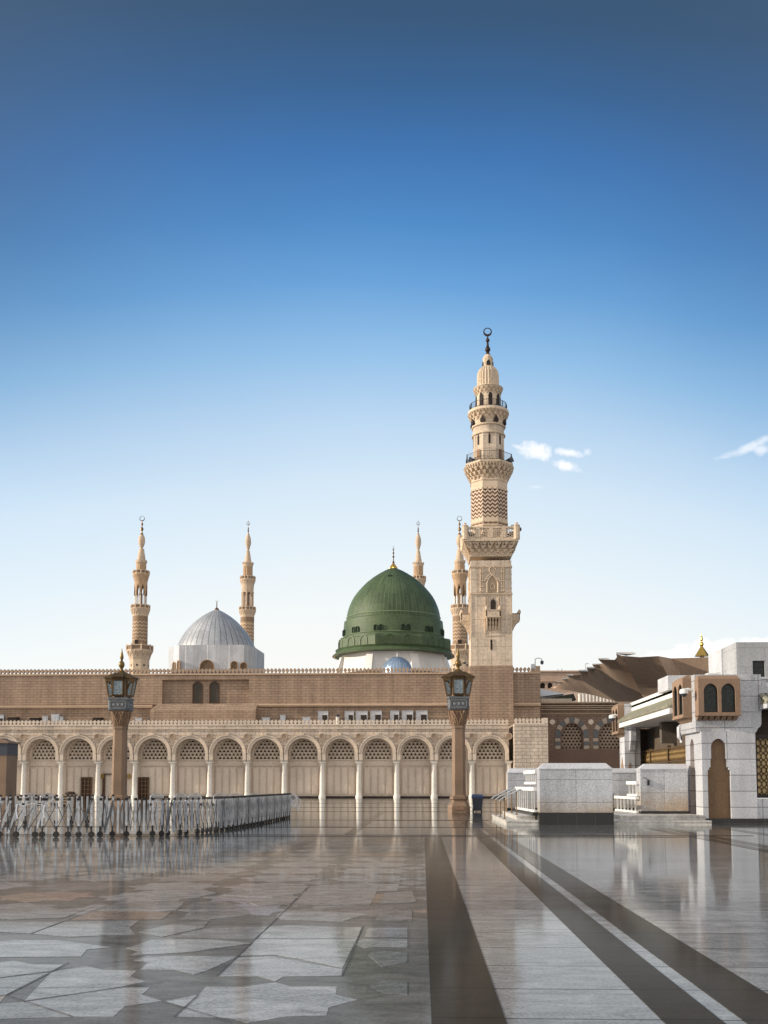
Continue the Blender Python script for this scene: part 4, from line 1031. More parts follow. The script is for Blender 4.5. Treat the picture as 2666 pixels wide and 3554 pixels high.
m = MB(); m.lathe([(163 * sG, zG(2150)), (164.5 * sG, zG(2148)), (163 * sG, zG(2145.5))], 96, 0, G); m.lathe([(171 * sG, zG(2184)), (173 * sG, zG(2182)), (171 * sG, zG(2180))], 96, 0, G); m.lathe([(174 * sG, zG(2217)), (176 * sG, zG(2215)), (174 * sG, zG(2213))], 96, 0, G); m.build('ring_moulding', stone('pale_green_trim', (.17, .23, .13), .5), gd)
m = MB(); m.lathe([(174 * sG, zG(2226)), (173 * sG, zG(2186)), (171 * sG, zG(2162)), (162 * sG, zG(2158))], 96, 0, G); dr = m.build('window_drum', GD2, gd, smooth=True)
GREC = stone('dark_green_recess', (.028, .05, .028))
for q in range(12):
    for s_ in (-.052, .052):
        a = q * PI / 6 + .26 + s_; rr = 174.5 * sG; n_ = Vector((math.cos(a), math.sin(a))); t = Vector((-n_.y, n_.x))
        fn = lambda u, d, z, n_=n_, t=t: (G[0] + n_.x * (rr - d) + t.x * u, G[1] + n_.y * (rr - d) + t.y * u, z)
        gw = MB(); arch_band(gw, fn, 0, .18, .27, zG(2199), zG(2212), -.14, .05, 8)
        arch_fill(gw, fn, 0, .18, zG(2199), zG(2212), -.02, 8)
        gw.build('window', GREC, gd)
R8 = 191 * sG / math.cos(PI / 8) * .985
m = MB(); m.lathe([(R8, zG(2262)), (R8, zG(2232)), (R8 * .985, zG(2227)), (174 * sG, zG(2222))], 8, PI / 8 + .12, G); m.build('octagonal_drum', GD2, gd)
m = MB()
for q in range(8):
    a = q * PI / 4 + .12; rr = R8 * math.cos(PI / 8); n_ = Vector((math.cos(a), math.sin(a))); t = Vector((-n_.y, n_.x))
    fn = lambda u, d, z, n_=n_, t=t: (G[0] + n_.x * (rr - d) + t.x * u, G[1] + n_.y * (rr - d) + t.y * u, z)
    for uc_ in (-1.1, 1.1):
        arch_band(m, fn, uc_, .52, .64, zG(2243), zG(2258), -.08, .05, 10)
    m.bx(fn, -2.7, -2.62, -.04, .05, zG(2260), zG(2233))
m.build('blind_arches', stone('green_relief', (.088, .135, .064), .5), gd)
RE = 212 * sG
m = MB(); m.lathe([(RE, zG(2281)), (RE * 1.0, zG(2280)), (RE * .93, zG(2267)), (R8 * .99, zG(2261))], 48, 0, G); m.build('eave', GD2, gd)
m = MB(); m.lathe([(RE * .90, zG(2279)), (RE * .985, zG(2282)), (RE * .985, zG(2281.2)), (RE * .90, zG(2276))], 48, 0, G); m.build('eave_trim', stone('weathered_cream_trim', (.50, .40, .27), amt=.5, big=.5, s2=1.2), gd)
RW = 200 * sG
m = MB(); m.lathe([(RW * 1.0, zG(2345)), (RW * .93, zG(2278)), (RW * .93, zG(2274))], 8, PI / 8, G)
for q in range(8):
    a = q * PI / 4 + PI / 8
    for s_ in (-1, 1):
        n_ = Vector((math.cos(a), math.sin(a))); t = Vector((-n_.y, n_.x)) * s_
        P = lambda r_, u_, z_: (G[0] + n_.x * r_ + t.x * u_, G[1] + n_.y * r_ + t.y * u_, z_)
    m.hexa([P(RW * .9, -.6, zG(2345)), P(RW * 1.06, -.6, zG(2345)), P(RW * 1.06, .6, zG(2345)), P(RW * .9, .6, zG(2345))], [P(RW * .88, -.45, zG(2290)), P(RW * .96, -.45, zG(2290)), P(RW * .96, .45, zG(2290)), P(RW * .88, .45, zG(2290))])
m.build('white_base', stone('whitewash', (.78, .77, .75), .7, .2, .2), gd)
m = MB(); m.lathe([(15 * sG, zG(1977)), (14 * sG, zG(1971)), (9 * sG, zG(1963)), (3 * sG, zG(1955))], 24, 0, G, flute=.18); m.build('gold_cap', GOLD, gd)
FG = [(0, .6), (.08, 1.0), (.16, .5), (.2, .3), (.3, .45), (.36, .3), (.44, .95), (.52, .4), (.6, .3), (.68, .8), (.76, .35), (.82, .25), (.9, .6), (.95, .25), (1, .1)]
m = MB(); m.lathe(bulbs(FG, zG(1956), zG(1903), 4.2 * sG), 12, 0, G); crescent(m, G, zG(1903), 3.6 * sG, 1.2 * sG); crescent(m, G, zG(1897), 2.0 * sG, .8 * sG); m.build('finial', BRONZE, gd)
m = MB(); p = at(1354, 2002, YG - 3.2); m.box(p.x - .28, p.x + .28, p.y - .1, p.y + 1.2, p.z - .25, p.z + .25); m.build('hatch', stone('green_hatch', (.02, .04, .02)), gd)
# small glazed blue dome in front of it
YD = 127.0; bc = at(1379, 2320, YD); B_ = (bc.x, YD); sB = sc((bc.x, YD, bc.z))
bd = thing('small_blue_dome', (B_[0], B_[1], Z(2340, YD)), 'small shiny blue ribbed dome peeking over the battlement below the green dome', 'dome')
zB = lambda y: at(1379, y, YD).z
m = MB(); m.lathe([(53 * sB, zB(2340)), (52 * sB, zB(2322)), (47 * sB, zB(2307)), (38 * sB, zB(2295)), (26 * sB, zB(2286)), (13 * sB, zB(2280.5)), (2 * sB, zB(2279))], 64, 0, B_)
m.build('shell', ribmat('blue_glazed_metal', (.24, .33, .48), 28, .05, .16, .3, (), 1.6, .8, .1), bd, smooth=True)
m = MB(); m.lathe([(2 * sB, zB(2279.5)), (2.4 * sB, zB(2274)), (1 * sB, zB(2270)), (.3 * sB, zB(2262))], 8, 0, B_); m.build('finial', WHITE, bd)

# ------------------------------------------------------------------ grey dome
YQ = 140.0; qc = at(750, 2300, YQ); Q = (qc.x, YQ); sQ = sc((qc.x, YQ, qc.z)); zQ = lambda y: at(750, y, YQ).z
qd = thing('grey_dome', (Q[0], Q[1], zQ(2345)), 'pale grey metal dome with dark seams on a white drum, left of the green dome', 'dome')
prof = [(141, 2273), (140, 2262), (134, 2245), (127, 2230), (118, 2214), (107, 2197), (96, 2183), (83, 2169), (67, 2154), (50, 2141), (33, 2130), (16, 2121), (5, 2116)]
m = MB(); m.lathe([(r * sQ, zQ(y)) for r, y in prof], 96, 0, Q); m.build('shell', ribmat('grey_sheet_metal', (.44, .455, .48), 40, .055, .42, .15, (), -.75, .5, .14), qd, smooth=True)
m = MB(); zt_, zb_ = zQ(2258), zQ(2345)
pl = [(-146, -84), (-95, -145), (122, -145), (147, -100), (154, 90), (90, 150), (-90, 150), (-152, 60)]
m.add([(Q[0] + a * sQ, Q[1] + b * sQ, zb_) for a, b in pl] + [(Q[0] + a * sQ, Q[1] + b * sQ, zt_) for a, b in pl], [tuple(range(8)), tuple(range(15, 7, -1))] + [(i, (i + 1) % 8, 8 + (i + 1) % 8, 8 + i) for i in range(8)])
m.build('drum', brick('white_drum_panels', (.55, .57, .61), (.52, .545, .59), (.86, .86, .86), 2.9, 30, .05, .6, .3, .25, .1, 0), qd)
def drum_win(px, hw, py, face):
    a = Vector((Q[0] + pl[face][0] * sQ, Q[1] + pl[face][1] * sQ)); b = Vector((Q[0] + pl[face + 1][0] * sQ, Q[1] + pl[face + 1][1] * sQ)); t = (b - a).normalized(); n_ = Vector((t.y, -t.x))
    # find where the sight line through px meets the face
    r_ = ray(px, 2320); best = min((i / 200 for i in range(201)), key=lambda s: abs(((a + (b - a) * s).x / (a + (b - a) * s).y) - r_.x / r_.y))
    c = a + (b - a) * best; hwm = hw * sQ / max(.35, abs(t.x))
    fn = lambda u, d, z: (c.x + t.x * u - n_.x * d, c.y + t.y * u - n_.y * d, z)
    zs_ = at(px, py + hw, c.y).z
    m = MB(); arch_band(m, fn, 0, hwm, hwm + .10, zs_, zb_ + .2, -.10, .0, 12)
    wv = m.build('window_arch', stone('drum_arch_brown', (.33, .2, .10), amt=.4), qd)
    m = MB(); arch_fill(m, fn, 0, hwm, zs_, zb_ + .2, -.03, 12); m.build('recess', stone('drum_recess', (.13, .085, .05), .7, .5, .3, 5), wv)
drum_win(718, 22, 2293, 1); drum_win(813, 10, 2297, 1); drum_win(856, 10, 2301, 1); drum_win(605, 6, 2303, 0); drum_win(634, 6, 2298, 0)
m = MB(); m.lathe([(9 * sQ, zQ(2121)), (8 * sQ, zQ(2114)), (3 * sQ, zQ(2110)), (1.2 * sQ, zQ(2106)), (2.2 * sQ, zQ(2102)), (1 * sQ, zQ(2098)), (2 * sQ, zQ(2095)), (.8 * sQ, zQ(2090))], 12, 0, Q); crescent(m, Q, zQ(2086), 4.0 * sQ, 1.3 * sQ); m.build('finial', BRONZE, qd)

# ------------------------------------------------------------------ far minarets
def far_minaret(px, Y, kind, label):
    c = at(px, 2300, Y); Cn = (c.x, Y); s = sc((c.x, Y, c.z)); z = lambda y: at(px, y, Y).z
    t = thing('far_minaret', (Cn[0], Cn[1], 0), label, 'minaret', 'slender minarets in the distance')
    def L(name, pr, mat, n=16, fl=0, extra=None, rot=0):
        m = MB(); m.lathe([(r * s, z(y)) for r, y in pr], n, rot, Cn, flute=fl)
        if extra: extra(m)
        return m.build(name, mat, t)
    def gallery(ya, yb, hw, r_in_, n=16, name='balcony'):
        m = MB(); R_ = hw * s; za, zb2 = z(yb), z(ya); h = zb2 - za
        m.lathe([(R_ * .98, za - .1), (R_, za - .1), (R_, za + h * .15), (R_ * .93, za + h * .16)], n, PI / n, Cn)
        m.lathe([(R_ * .93, zb2 - h * .18), (R_ * 1.0, zb2 - h * .18), (R_ * 1.0, zb2), (R_ * .93, zb2)], n, PI / n, Cn, cap=False)
        for i in range(n):
            a = PI / n + 2 * PI * i / n; x, y = Cn[0] + R_ * .97 * math.cos(a), Cn[1] + R_ * .97 * math.sin(a)
            m.lathe([(R_ * .055, za), (R_ * .055, zb2 + h * .12)], 4, a, (x, y))
        g_ = m.build(name, SML, t)
        m = MB(); m.lathe([(R_ * .94, za + .1), (R_ * .94, zb2 - h * .18)], n, PI / n, Cn); m.build('panels', SMD, g_)
        return g_
    if kind == 'A':
        L('base', [(34, 2480), (34, 2325), (34, 2292), (36, 2286)], SML, 8, rot=PI / 8)
        m = MB()
        for q in range(8):
            a = q * PI / 4; rr = 34 * s * math.cos(PI / 8); n_ = Vector((math.cos(a), math.sin(a))); tt = Vector((-n_.y, n_.x))
            m.prism(lambda u, d, z_: (Cn[0] + n_.x * (rr - d) + tt.x * u, Cn[1] + n_.y * (rr - d) + tt.y * u, z_), [(.26 * math.cos(j * PI / 5), z(2311) + .26 * math.sin(j * PI / 5)) for j in range(10)], -.04, .1)
        m.build('round_openings', DARK, t)
        L('corbel', [(34, 2292), (37, 2284), (39, 2274), (44, 2266), (46, 2260)], SML, 8, 0, lambda m: corbels(m, Cn, 35 * s, z(2284), 45 * s, z(2262), 2, 16, False, 0, .6), PI / 8)
        gallery(2241, 2260, 46, 26, 8, 'lower_balcony')
        L('zigzag_shaft', [(26.5, 2260), (26, 2150), (26, 2130)], chevmat('far_zigzag', (.30, .195, .12), (.62, .46, .31), 12, (z(2000) - z(2005.5)), (z(2000) - z(2012)), .30, z(2236), z(2160)), 24)
        m = MB(); p = at(px - 3, 2231, Y); m.box(p.x - .45, p.x + .45, Y - 27 * s, Y, p.z - .5, p.z + .55); m.build('opening', DARK, t)
        L('middle_corbel', [(26, 2140), (28, 2130), (32, 2120), (34, 2115)], SML, 24, 0, lambda m: corbels(m, Cn, 27 * s, z(2136), 33.5 * s, z(2117), 2, 20, False, 0, .6))
        gallery(2101, 2114, 33, 22, 12, 'middle_balcony')
        m = MB()
        for i in range(8):
            a = i * PI / 4 + .2; x, y = Cn[0] + 19 * s * math.cos(a), Cn[1] + 19 * s * math.sin(a); m.lathe([(2.7 * s, z(2114)), (2.4 * s, z(2064))], 8, 0, (x, y))
        m.build('white_columns', COLM, t)
        L('core', [(7, 2114), (7, 2060)], SMD, 8)
        m = MB()
        for i in range(8):
            a0_, a1_ = i * PI / 4 + .2, (i + 1) * PI / 4 + .2; P = arc(0, .78, 0, 8, .9)
            rr = 22.5 * s
            def fn(u, d, z_): an = (a0_ + a1_) / 2 + u * PI / 8; return (Cn[0] + (rr - d) * math.cos(an), Cn[1] + (rr - d) * math.sin(an), z_)
            hh = z(2028) - z(2064)
            Pz = [(-.66, z(2068))] + [(u * .85, z(2052) + v * hh * .42) for u, v in P] + [(.66, z(2068))]
            zt__ = z(2026)
            for a, b in zip(Pz, Pz[1:]):
                m.hexa([fn(a[0], 0, a[1]), fn(b[0], 0, b[1]), fn(b[0], .5, b[1]), fn(a[0], .5, a[1])], [fn(a[0], 0, zt__), fn(b[0], 0, zt__), fn(b[0], .5, zt__), fn(a[0], .5, zt__)])
            for s_ in (-1, 1):
                m.hexa([fn(s_ * .66, 0, z(2068)), fn(s_ * 1.0, 0, z(2068)), fn(s_ * 1.0, .5, z(2068)), fn(s_ * .66, .5, z(2068))], [fn(s_ * .66, 0, zt__), fn(s_ * 1.0, 0, zt__), fn(s_ * 1.0, .5, zt__), fn(s_ * .66, .5, zt__)])
        m.build('arches', SM, t)
        L('upper_corbel', [(22, 2030), (22.5, 2020), (25, 2008), (28, 1999), (29, 1995)], SM, 24, 0, lambda m: corbels(m, Cn, 23 * s, z(2016), 28.5 * s, z(1997), 2, 18, False, 0, .6))
        gallery(1982, 1994, 29, 18, 12, 'upper_balcony')
        L('upper_shaft', [(17.5, 1994), (18, 1962), (16, 1957)], SM, 12)
        L('collar', [(17, 1958), (20, 1953), (20, 1946), (15, 1944)], SML, 24)
        L('cone', [(14.5, 1945), (13, 1932), (10, 1915), (9.5, 1907), (7, 1905), (3.5, 1903)], SML, 16)
        L('egg', [(4, 1904), (7, 1897), (10.5, 1888), (11.8, 1878), (11, 1868), (8.5, 1860), (5.5, 1856)], SML, 24)
        m = MB(); m.lathe(bulbs([(0, 1), (.08, 1.1), (.14, .5), (.3, .4), (.36, 1.0), (.48, 1.0), (.56, .4), (.68, .3), (.74, .75), (.82, .75), (.88, .3), (1, .2)], z(1857), z(1809), 5.5 * s), 10, 0, Cn); crescent(m, Cn, z(1800), 9.2 * s, 2.6 * s); m.build('crescent_finial', BRONZE, t)
    else:
        L('base', [(30, 2480), (30, 2310), (30, 2296), (36, 2280)], SML, 8, rot=PI / 8)
        gallery(2257, 2278, 37, 22, 8, 'lower_balcony')
        L('zigzag_shaft', [(24, 2278), (23.5, 2165), (23.5, 2142)], chevmat('far_zigzag_b', (.56, .40, .26), (.27, .17, .10), 12, (z(2000) - z(2005)), (z(2000) - z(2012)), .32, z(2250), z(2162)), 24)
        L('brown_band', [(23.8, 2159), (23.8, 2144)], SMD, 24)
        L('middle_corbel', [(23.6, 2144), (24.5, 2136), (26, 2130), (29, 2123), (30, 2120)], SML, 24, 0, lambda m: corbels(m, Cn, 24 * s, z(2138), 29.5 * s, z(2122), 2, 18, False, 0, .6))
        gallery(2108, 2120, 29, 20, 14, 'middle_balcony')
        L('core', [(8, 2120), (8, 2050)], SMD, 8)
        m = MB()
        for i in range(8):
            a = i * PI / 4; x, y = Cn[0] + 19 * s * math.cos(a), Cn[1] + 19 * s * math.sin(a); m.lathe([(2.8 * s, z(2120)), (2.4 * s, z(2070)), (3.6 * s, z(2055))], 8, 0, (x, y))
        m.build('columns', SML, t)
        L('arcade_top', [(20.5, 2058), (21.5, 2040), (22, 2030)], SML, 16)
        L('upper_corbel', [(21.5, 2034), (23, 2027), (25, 2020), (27, 2014)], SML, 24, 0, lambda m: corbels(m, Cn, 22 * s, z(2030), 27 * s, z(2016), 2, 18, False, 0, .6))
        gallery(2002, 2013, 27, 17, 16, 'upper_balcony')
        L('fluted_shaft', [(17, 2013), (17, 1966)], SM, 32, .09)
        L('spiked_cap', [(17, 1968), (18, 1962), (20, 1958), (17, 1957), (15, 1956)], SML, 16, 0, lambda m: corbels(m, Cn, 17 * s, z(1964), 21 * s, z(1953), 1, 12, False, 0, .5))
        L('cone', [(13, 1957), (11, 1942), (8, 1925), (6.5, 1916), (6.5, 1913), (3.5, 1911)], SML, 16)
        L('egg', [(3.5, 1912), (6, 1902), (9.5, 1890), (10.3, 1880), (9, 1868), (5, 1857), (3, 1855)], SML, 24)
        m = MB(); m.lathe(bulbs([(0, 1), (.1, 1.0), (.18, .4), (.3, .35), (.36, .8), (.46, .35), (.54, .7), (.64, .3), (.7, .55), (.8, .25), (1, .2)], z(1857), z(1824), 4 * s), 10, 0, Cn); crescent(m, Cn, z(1817), 6.2 * s, 1.9 * s)
        m.tube([(Cn[0], Cn[1], z(1822)), (Cn[0], Cn[1], z(1806))], .6 * s, 5); m.build('crescent_finial', BRONZE, t)
    return t
far_minaret(484, 250, 'A', 'slender brown minaret with white columns in its open stage, farthest left of all')
far_minaret(857, 262, 'B', 'slender pale minaret partly hidden by the grey dome')
far_minaret(1453, 262, 'B', 'slender pale minaret whose upper half rises behind the green dome')
far_minaret(1598, 250, 'A', 'slender brown minaret squeezed between the green dome and the tall square minaret')
# ------------------------------------------------------------------ lamp posts
def lamp_post(px, Y, label):
    base = at(px, 2818, Y); Cl = (base.x, Y)
    t = thing('lamp_post', (Cl[0], Cl[1], 0), label, 'lamp post', 'bronze lanterns on stone posts')
    S = 52.0 / F                         # metres per pixel as seen on the right-hand post
    zz = lambda y: CH + (2722 - y) * S
    def L(name, pr, mat, n=8, rot=PI / 8, parent=t, fl=0, smooth=False):
        m = MB(); m.lathe([(r * S, zz(y)) for r, y in pr], n, rot, Cl, flute=fl); return m.build(name, mat, parent, smooth=smooth)
    k8 = 1 / math.cos(PI / 8); z0 = 0.0
    def chsq(pr, ch):                    # square section with cut corners
        m = MB(); o = None
        for r, y in pr:
            r *= S; c_ = r * (1 - ch) ; z = zz(y) if y is not None else 0
            ring = [(-c_, -r), (c_, -r), (r, -c_), (r, c_), (c_, r), (-c_, r), (-r, c_), (-r, -c_)]
            n0 = len(m.v); m.v += [Vector((Cl[0] + a, Cl[1] + b, z)) for a, b in ring]
            if o is not None:
                for i in range(8): m.f.append([o + i, o + (i + 1) % 8, n0 + (i + 1) % 8, n0 + i]); m.mi.append(0)
            else: m.f.append(list(range(n0 + 7, n0 - 1, -1))); m.mi.append(0)
            o = n0
        m.f.append(list(range(o, o + 8))); m.mi.append(0)
        return m
    b = chsq([(38, None), (38, 2803), (38.5, 2801), (36, 2793), (30, 2785), (27, 2780), (27, 2776), (31, 2773), (31, 2765), (27, 2763), (25, 2760)], .35).build('base', LAMPST, t)
    m = MB(); f_ = front(Y); m.bx(f_, Cl[0] - 18 * S, Cl[0] + 18 * S, -38 * S - .025, -38 * S + .01, .12, zz(2797))
    m.build('base_panel', stone('lamp_panel', (.27, .165, .105), .6, .45), b)
    chsq([(24, 2762), (22, 2540), (22, 2528)], .42).build('shaft', LAMPST, t)
    chsq([(24, 2529), (24, 2524), (23, 2522)], .42).build('collar', LAMPST, t)
    cp = chsq([(22.5, 2523), (24, 2512), (28, 2488), (32, 2470), (33, 2466)], .35)
    cp.build('capital', stone('lamp_capital', (.24, .15, .095), .7, .6, .3, 10, 2, .8), t)
    cm = MB()
    for sd in range(4):
        def fn(u, d, z, sd=sd):
            x, y = u, -d
            for _ in range(sd): x, y = -y, x
            return (Cl[0] + x, Cl[1] + y, z)
        for a_ in (-1, 1):
            cm.tube([fn(a_ * 20 * S, 33.5 * S, zz(2470)), fn(a_ * 14 * S, 31 * S, zz(2482)), fn(a_ * 6 * S, 28 * S, zz(2500)), fn(a_ * 2 * S, 25 * S, zz(2515))], .035, 5)
            cm.tube([fn(a_ * 4 * S, 33.5 * S, zz(2472)), fn(a_ * 10 * S, 31 * S, zz(2484)), fn(a_ * 13 * S, 28 * S, zz(2498)), fn(a_ * 10 * S, 25 * S, zz(2512))], .03, 5)
    cm.build('carved_leaves', stone('carved_leaf', (.33, .21, .13), .7, .4), t)
    chsq([(34, 2466), (35, 2463), (35, 2428), (38, 2425), (38.5, 2421), (36, 2419)], .12).build('plaque_block', LAMPMD, t)
    m = MB(); m2 = MB()
    for sd in range(4):
        def fn(u, d, z, sd=sd):
            x, y = u, -35 * S + d
            for _ in range(sd): x, y = -y, x
            return (Cl[0] + x, Cl[1] + y, z)
        for a, b_, c_, d_ in ((-28, 28, 2459, 2457), (-28, 28, 2434, 2432), (-28, -26, 2459, 2432), (26, 28, 2459, 2432)): m.bx(fn, a * S, b_ * S, -.03, 0, zz(c_), zz(d_))
        for q in (-15, 0, 15):
            m.prism(fn, [((q + 5 * math.cos(j * PI / 3)) * S, zz(2445.5) + 5.5 * S * math.sin(j * PI / 3)) for j in range(6)], -.035, 0)
        for q in range(-9, 10, 2): m.bx(fn, (q * 3.6 - 2.3) * S, (q * 3.6 + 2.3) * S, -.05, 0, zz(2427.5), zz(2424.8))
    m.build('plaque', stone('plaque_relief', (.25, .26, .27), .5, .4), t)
    chsq([(30, 2420), (25, 2412), (24, 2352), (26, 2347)], .45).build('lantern_core', LAMPST, t)
    # four glazed lanterns round the core
    for sd in range(4):
        def fn(u, d, z, sd=sd):          # d outward
            x, y = u, -d
            for _ in range(sd): x, y = -y, x
            return (Cl[0] + x, Cl[1] + y, z)
        def Pz(u, d, y): return fn(u * S, d * S, zz(y))
        lw_ = 19; m = MB()
        ti, to, bi, bo = (24, 54, 24, 40) if sd % 2 else (24, 44, 24, 40)          # reach at the top and at the foot
        m.hexa([Pz(-lw_, bi, 2416), Pz(lw_, bi, 2416), Pz(lw_, bo, 2416), Pz(-lw_, bo, 2416)], [Pz(-lw_, bi, 2410), Pz(lw_, bi, 2410), Pz(lw_, bo + 2, 2410), Pz(-lw_, bo + 2, 2410)])
        m.hexa([Pz(-lw_, ti, 2362), Pz(lw_, ti, 2362), Pz(lw_, to - 3, 2362), Pz(-lw_, to - 3, 2362)], [Pz(-lw_, ti, 2352), Pz(lw_, ti, 2352), Pz(lw_, to, 2352), Pz(-lw_, to, 2352)])
        for a in (-lw_, lw_ - 4):
            m.hexa([Pz(a, bo - 2, 2410), Pz(a + 4, bo - 2, 2410), Pz(a + 4, bo + 2, 2410), Pz(a, bo + 2, 2410)], [Pz(a, to - 8, 2361), Pz(a + 4, to - 8, 2361), Pz(a + 4, to - 3, 2361), Pz(a, to - 3, 2361)])
            m.hexa([Pz(a, bi, 2410), Pz(a + 4, bi, 2410), Pz(a + 4, bi + 4, 2410), Pz(a, bi + 4, 2410)], [Pz(a, ti, 2361), Pz(a + 4, ti, 2361), Pz(a + 4, ti + 4, 2361), Pz(a, ti + 4, 2361)])
            # curved cheek above the side light
            m.tube([Pz(a + 2, 28, 2362 + 26), Pz(a + 2, 30, 2362 + 14), Pz(a + 2, 36, 2362 + 5), Pz(a + 2, to - 6, 2362)], .05, 5)
        lt = m.build('lantern', LAMPMT, t)
        m = MB(); i_ = lw_ - 3
        m.hexa([Pz(-i_, bi + 1, 2410.4), Pz(i_, bi + 1, 2410.4), Pz(i_, bo + .5, 2410.4), Pz(-i_, bo + .5, 2410.4)], [Pz(-i_, ti + 1, 2361.6), Pz(i_, ti + 1, 2361.6), Pz(i_, to - 5, 2361.6), Pz(-i_, to - 5, 2361.6)])
        m.build('glass', LGLASS, lt)
        m = MB()
        m.hexa([Pz(-lw_ - 3, ti, 2351.8), Pz(lw_ + 3, ti, 2351.8), Pz(lw_ + 3, to + 4, 2351.8), Pz(-lw_ - 3, to + 4, 2351.8)], [Pz(-lw_ - 3, ti, 2348.5), Pz(lw_ + 3, ti, 2348.5), Pz(lw_ + 3, to + 5, 2349.5), Pz(-lw_ - 3, to + 5, 2349.5)])
        m.hexa([Pz(-lw_ - 2, 6, 2349.4), Pz(lw_ + 2, 6, 2349.4), Pz(lw_ + 2, to + 4, 2349.4), Pz(-lw_ - 2, to + 4, 2349.4)], [Pz(-14, 6, 2331), Pz(14, 6, 2331), Pz(13, 24, 2332), Pz(-13, 24, 2332)])
        m.build('lantern_roof', LAMPMT, t)
    L('finial', [(20, 2336), (16, 2330), (13, 2327), (6, 2322), (5, 2316), (7, 2312), (10, 2306), (10.6, 2301), (9.5, 2295), (6, 2290), (3.5, 2287), (4, 2284), (6.3, 2279), (6.3, 2272), (4.5, 2264), (2.5, 2255), (.5, 2243)], stone('finial_brass', (.20, .13, .045), .4, .4, .3, 8, 2, 0, .6), 16, 0, t, 0, True)
    return t
l1 = lamp_post(1593, 52.0, 'granite lamp post with four bronze lanterns beside the trash bin')
l2 = lamp_post(412, 52.0, 'granite lamp post with four bronze lanterns behind the silver barriers')
# dome camera fixed on the finial of the right-hand lamp
p = at(1604, 2301, 52.0)
t = thing('security_camera', p, 'tiny round camera stuck to the brass ball on top of the lamp near the bin', 'camera', 'security cameras')
m = MB(); m.tube([p - Vector((.02, 0, 0)), p + Vector((.12, 0, 0))], .03, 6); m.build('arm', BRONZE, t)
m = MB(); m.lathe([(.01, p.z - .06), (.055, p.z - .04), (.06, p.z), (.05, p.z + .05), (.01, p.z + .06)], 10, 0, (p.x + .14, p.y)); m.build('dome_housing', GREYP, t)

# ------------------------------------------------------------------ trash bin
bx_ = X(1656, 52.5); tb = thing('trash_bin', (bx_, 52.5, 0), 'dark wheeled trash bin with a blue lid standing beside the lamp post', 'bin')
m = MB(); m.hexa([(bx_ - .20, 52.28, .06), (bx_ + .20, 52.28, .06), (bx_ + .20, 52.72, .06), (bx_ - .20, 52.72, .06)], [(bx_ - .27, 52.2, .72), (bx_ + .27, 52.2, .72), (bx_ + .27, 52.8, .72), (bx_ - .27, 52.8, .72)]); m.build('body', GREYP, tb)
m = MB(); m.hexa([(bx_ - .30, 52.16, .72), (bx_ + .30, 52.16, .72), (bx_ + .30, 52.84, .72), (bx_ - .30, 52.84, .72)], [(bx_ - .26, 52.2, .84), (bx_ + .26, 52.2, .84), (bx_ + .26, 52.8, .90), (bx_ - .26, 52.8, .90)]); m.build('lid', BLUEP, tb)
for sx in (-1, 1):
    m = MB(); x = bx_ + sx * .21
    n = 14; m.add([(x + d, 52.72 + .09 * math.cos(2 * PI * i / n), .09 + .09 * math.sin(2 * PI * i / n)) for d in (-.03, .03) for i in range(n)], [tuple(range(n)), tuple(range(2 * n - 1, n - 1, -1))] + [(i, (i + 1) % n, n + (i + 1) % n, n + i) for i in range(n)])
    m.build('wheel', RUBBER, tb)

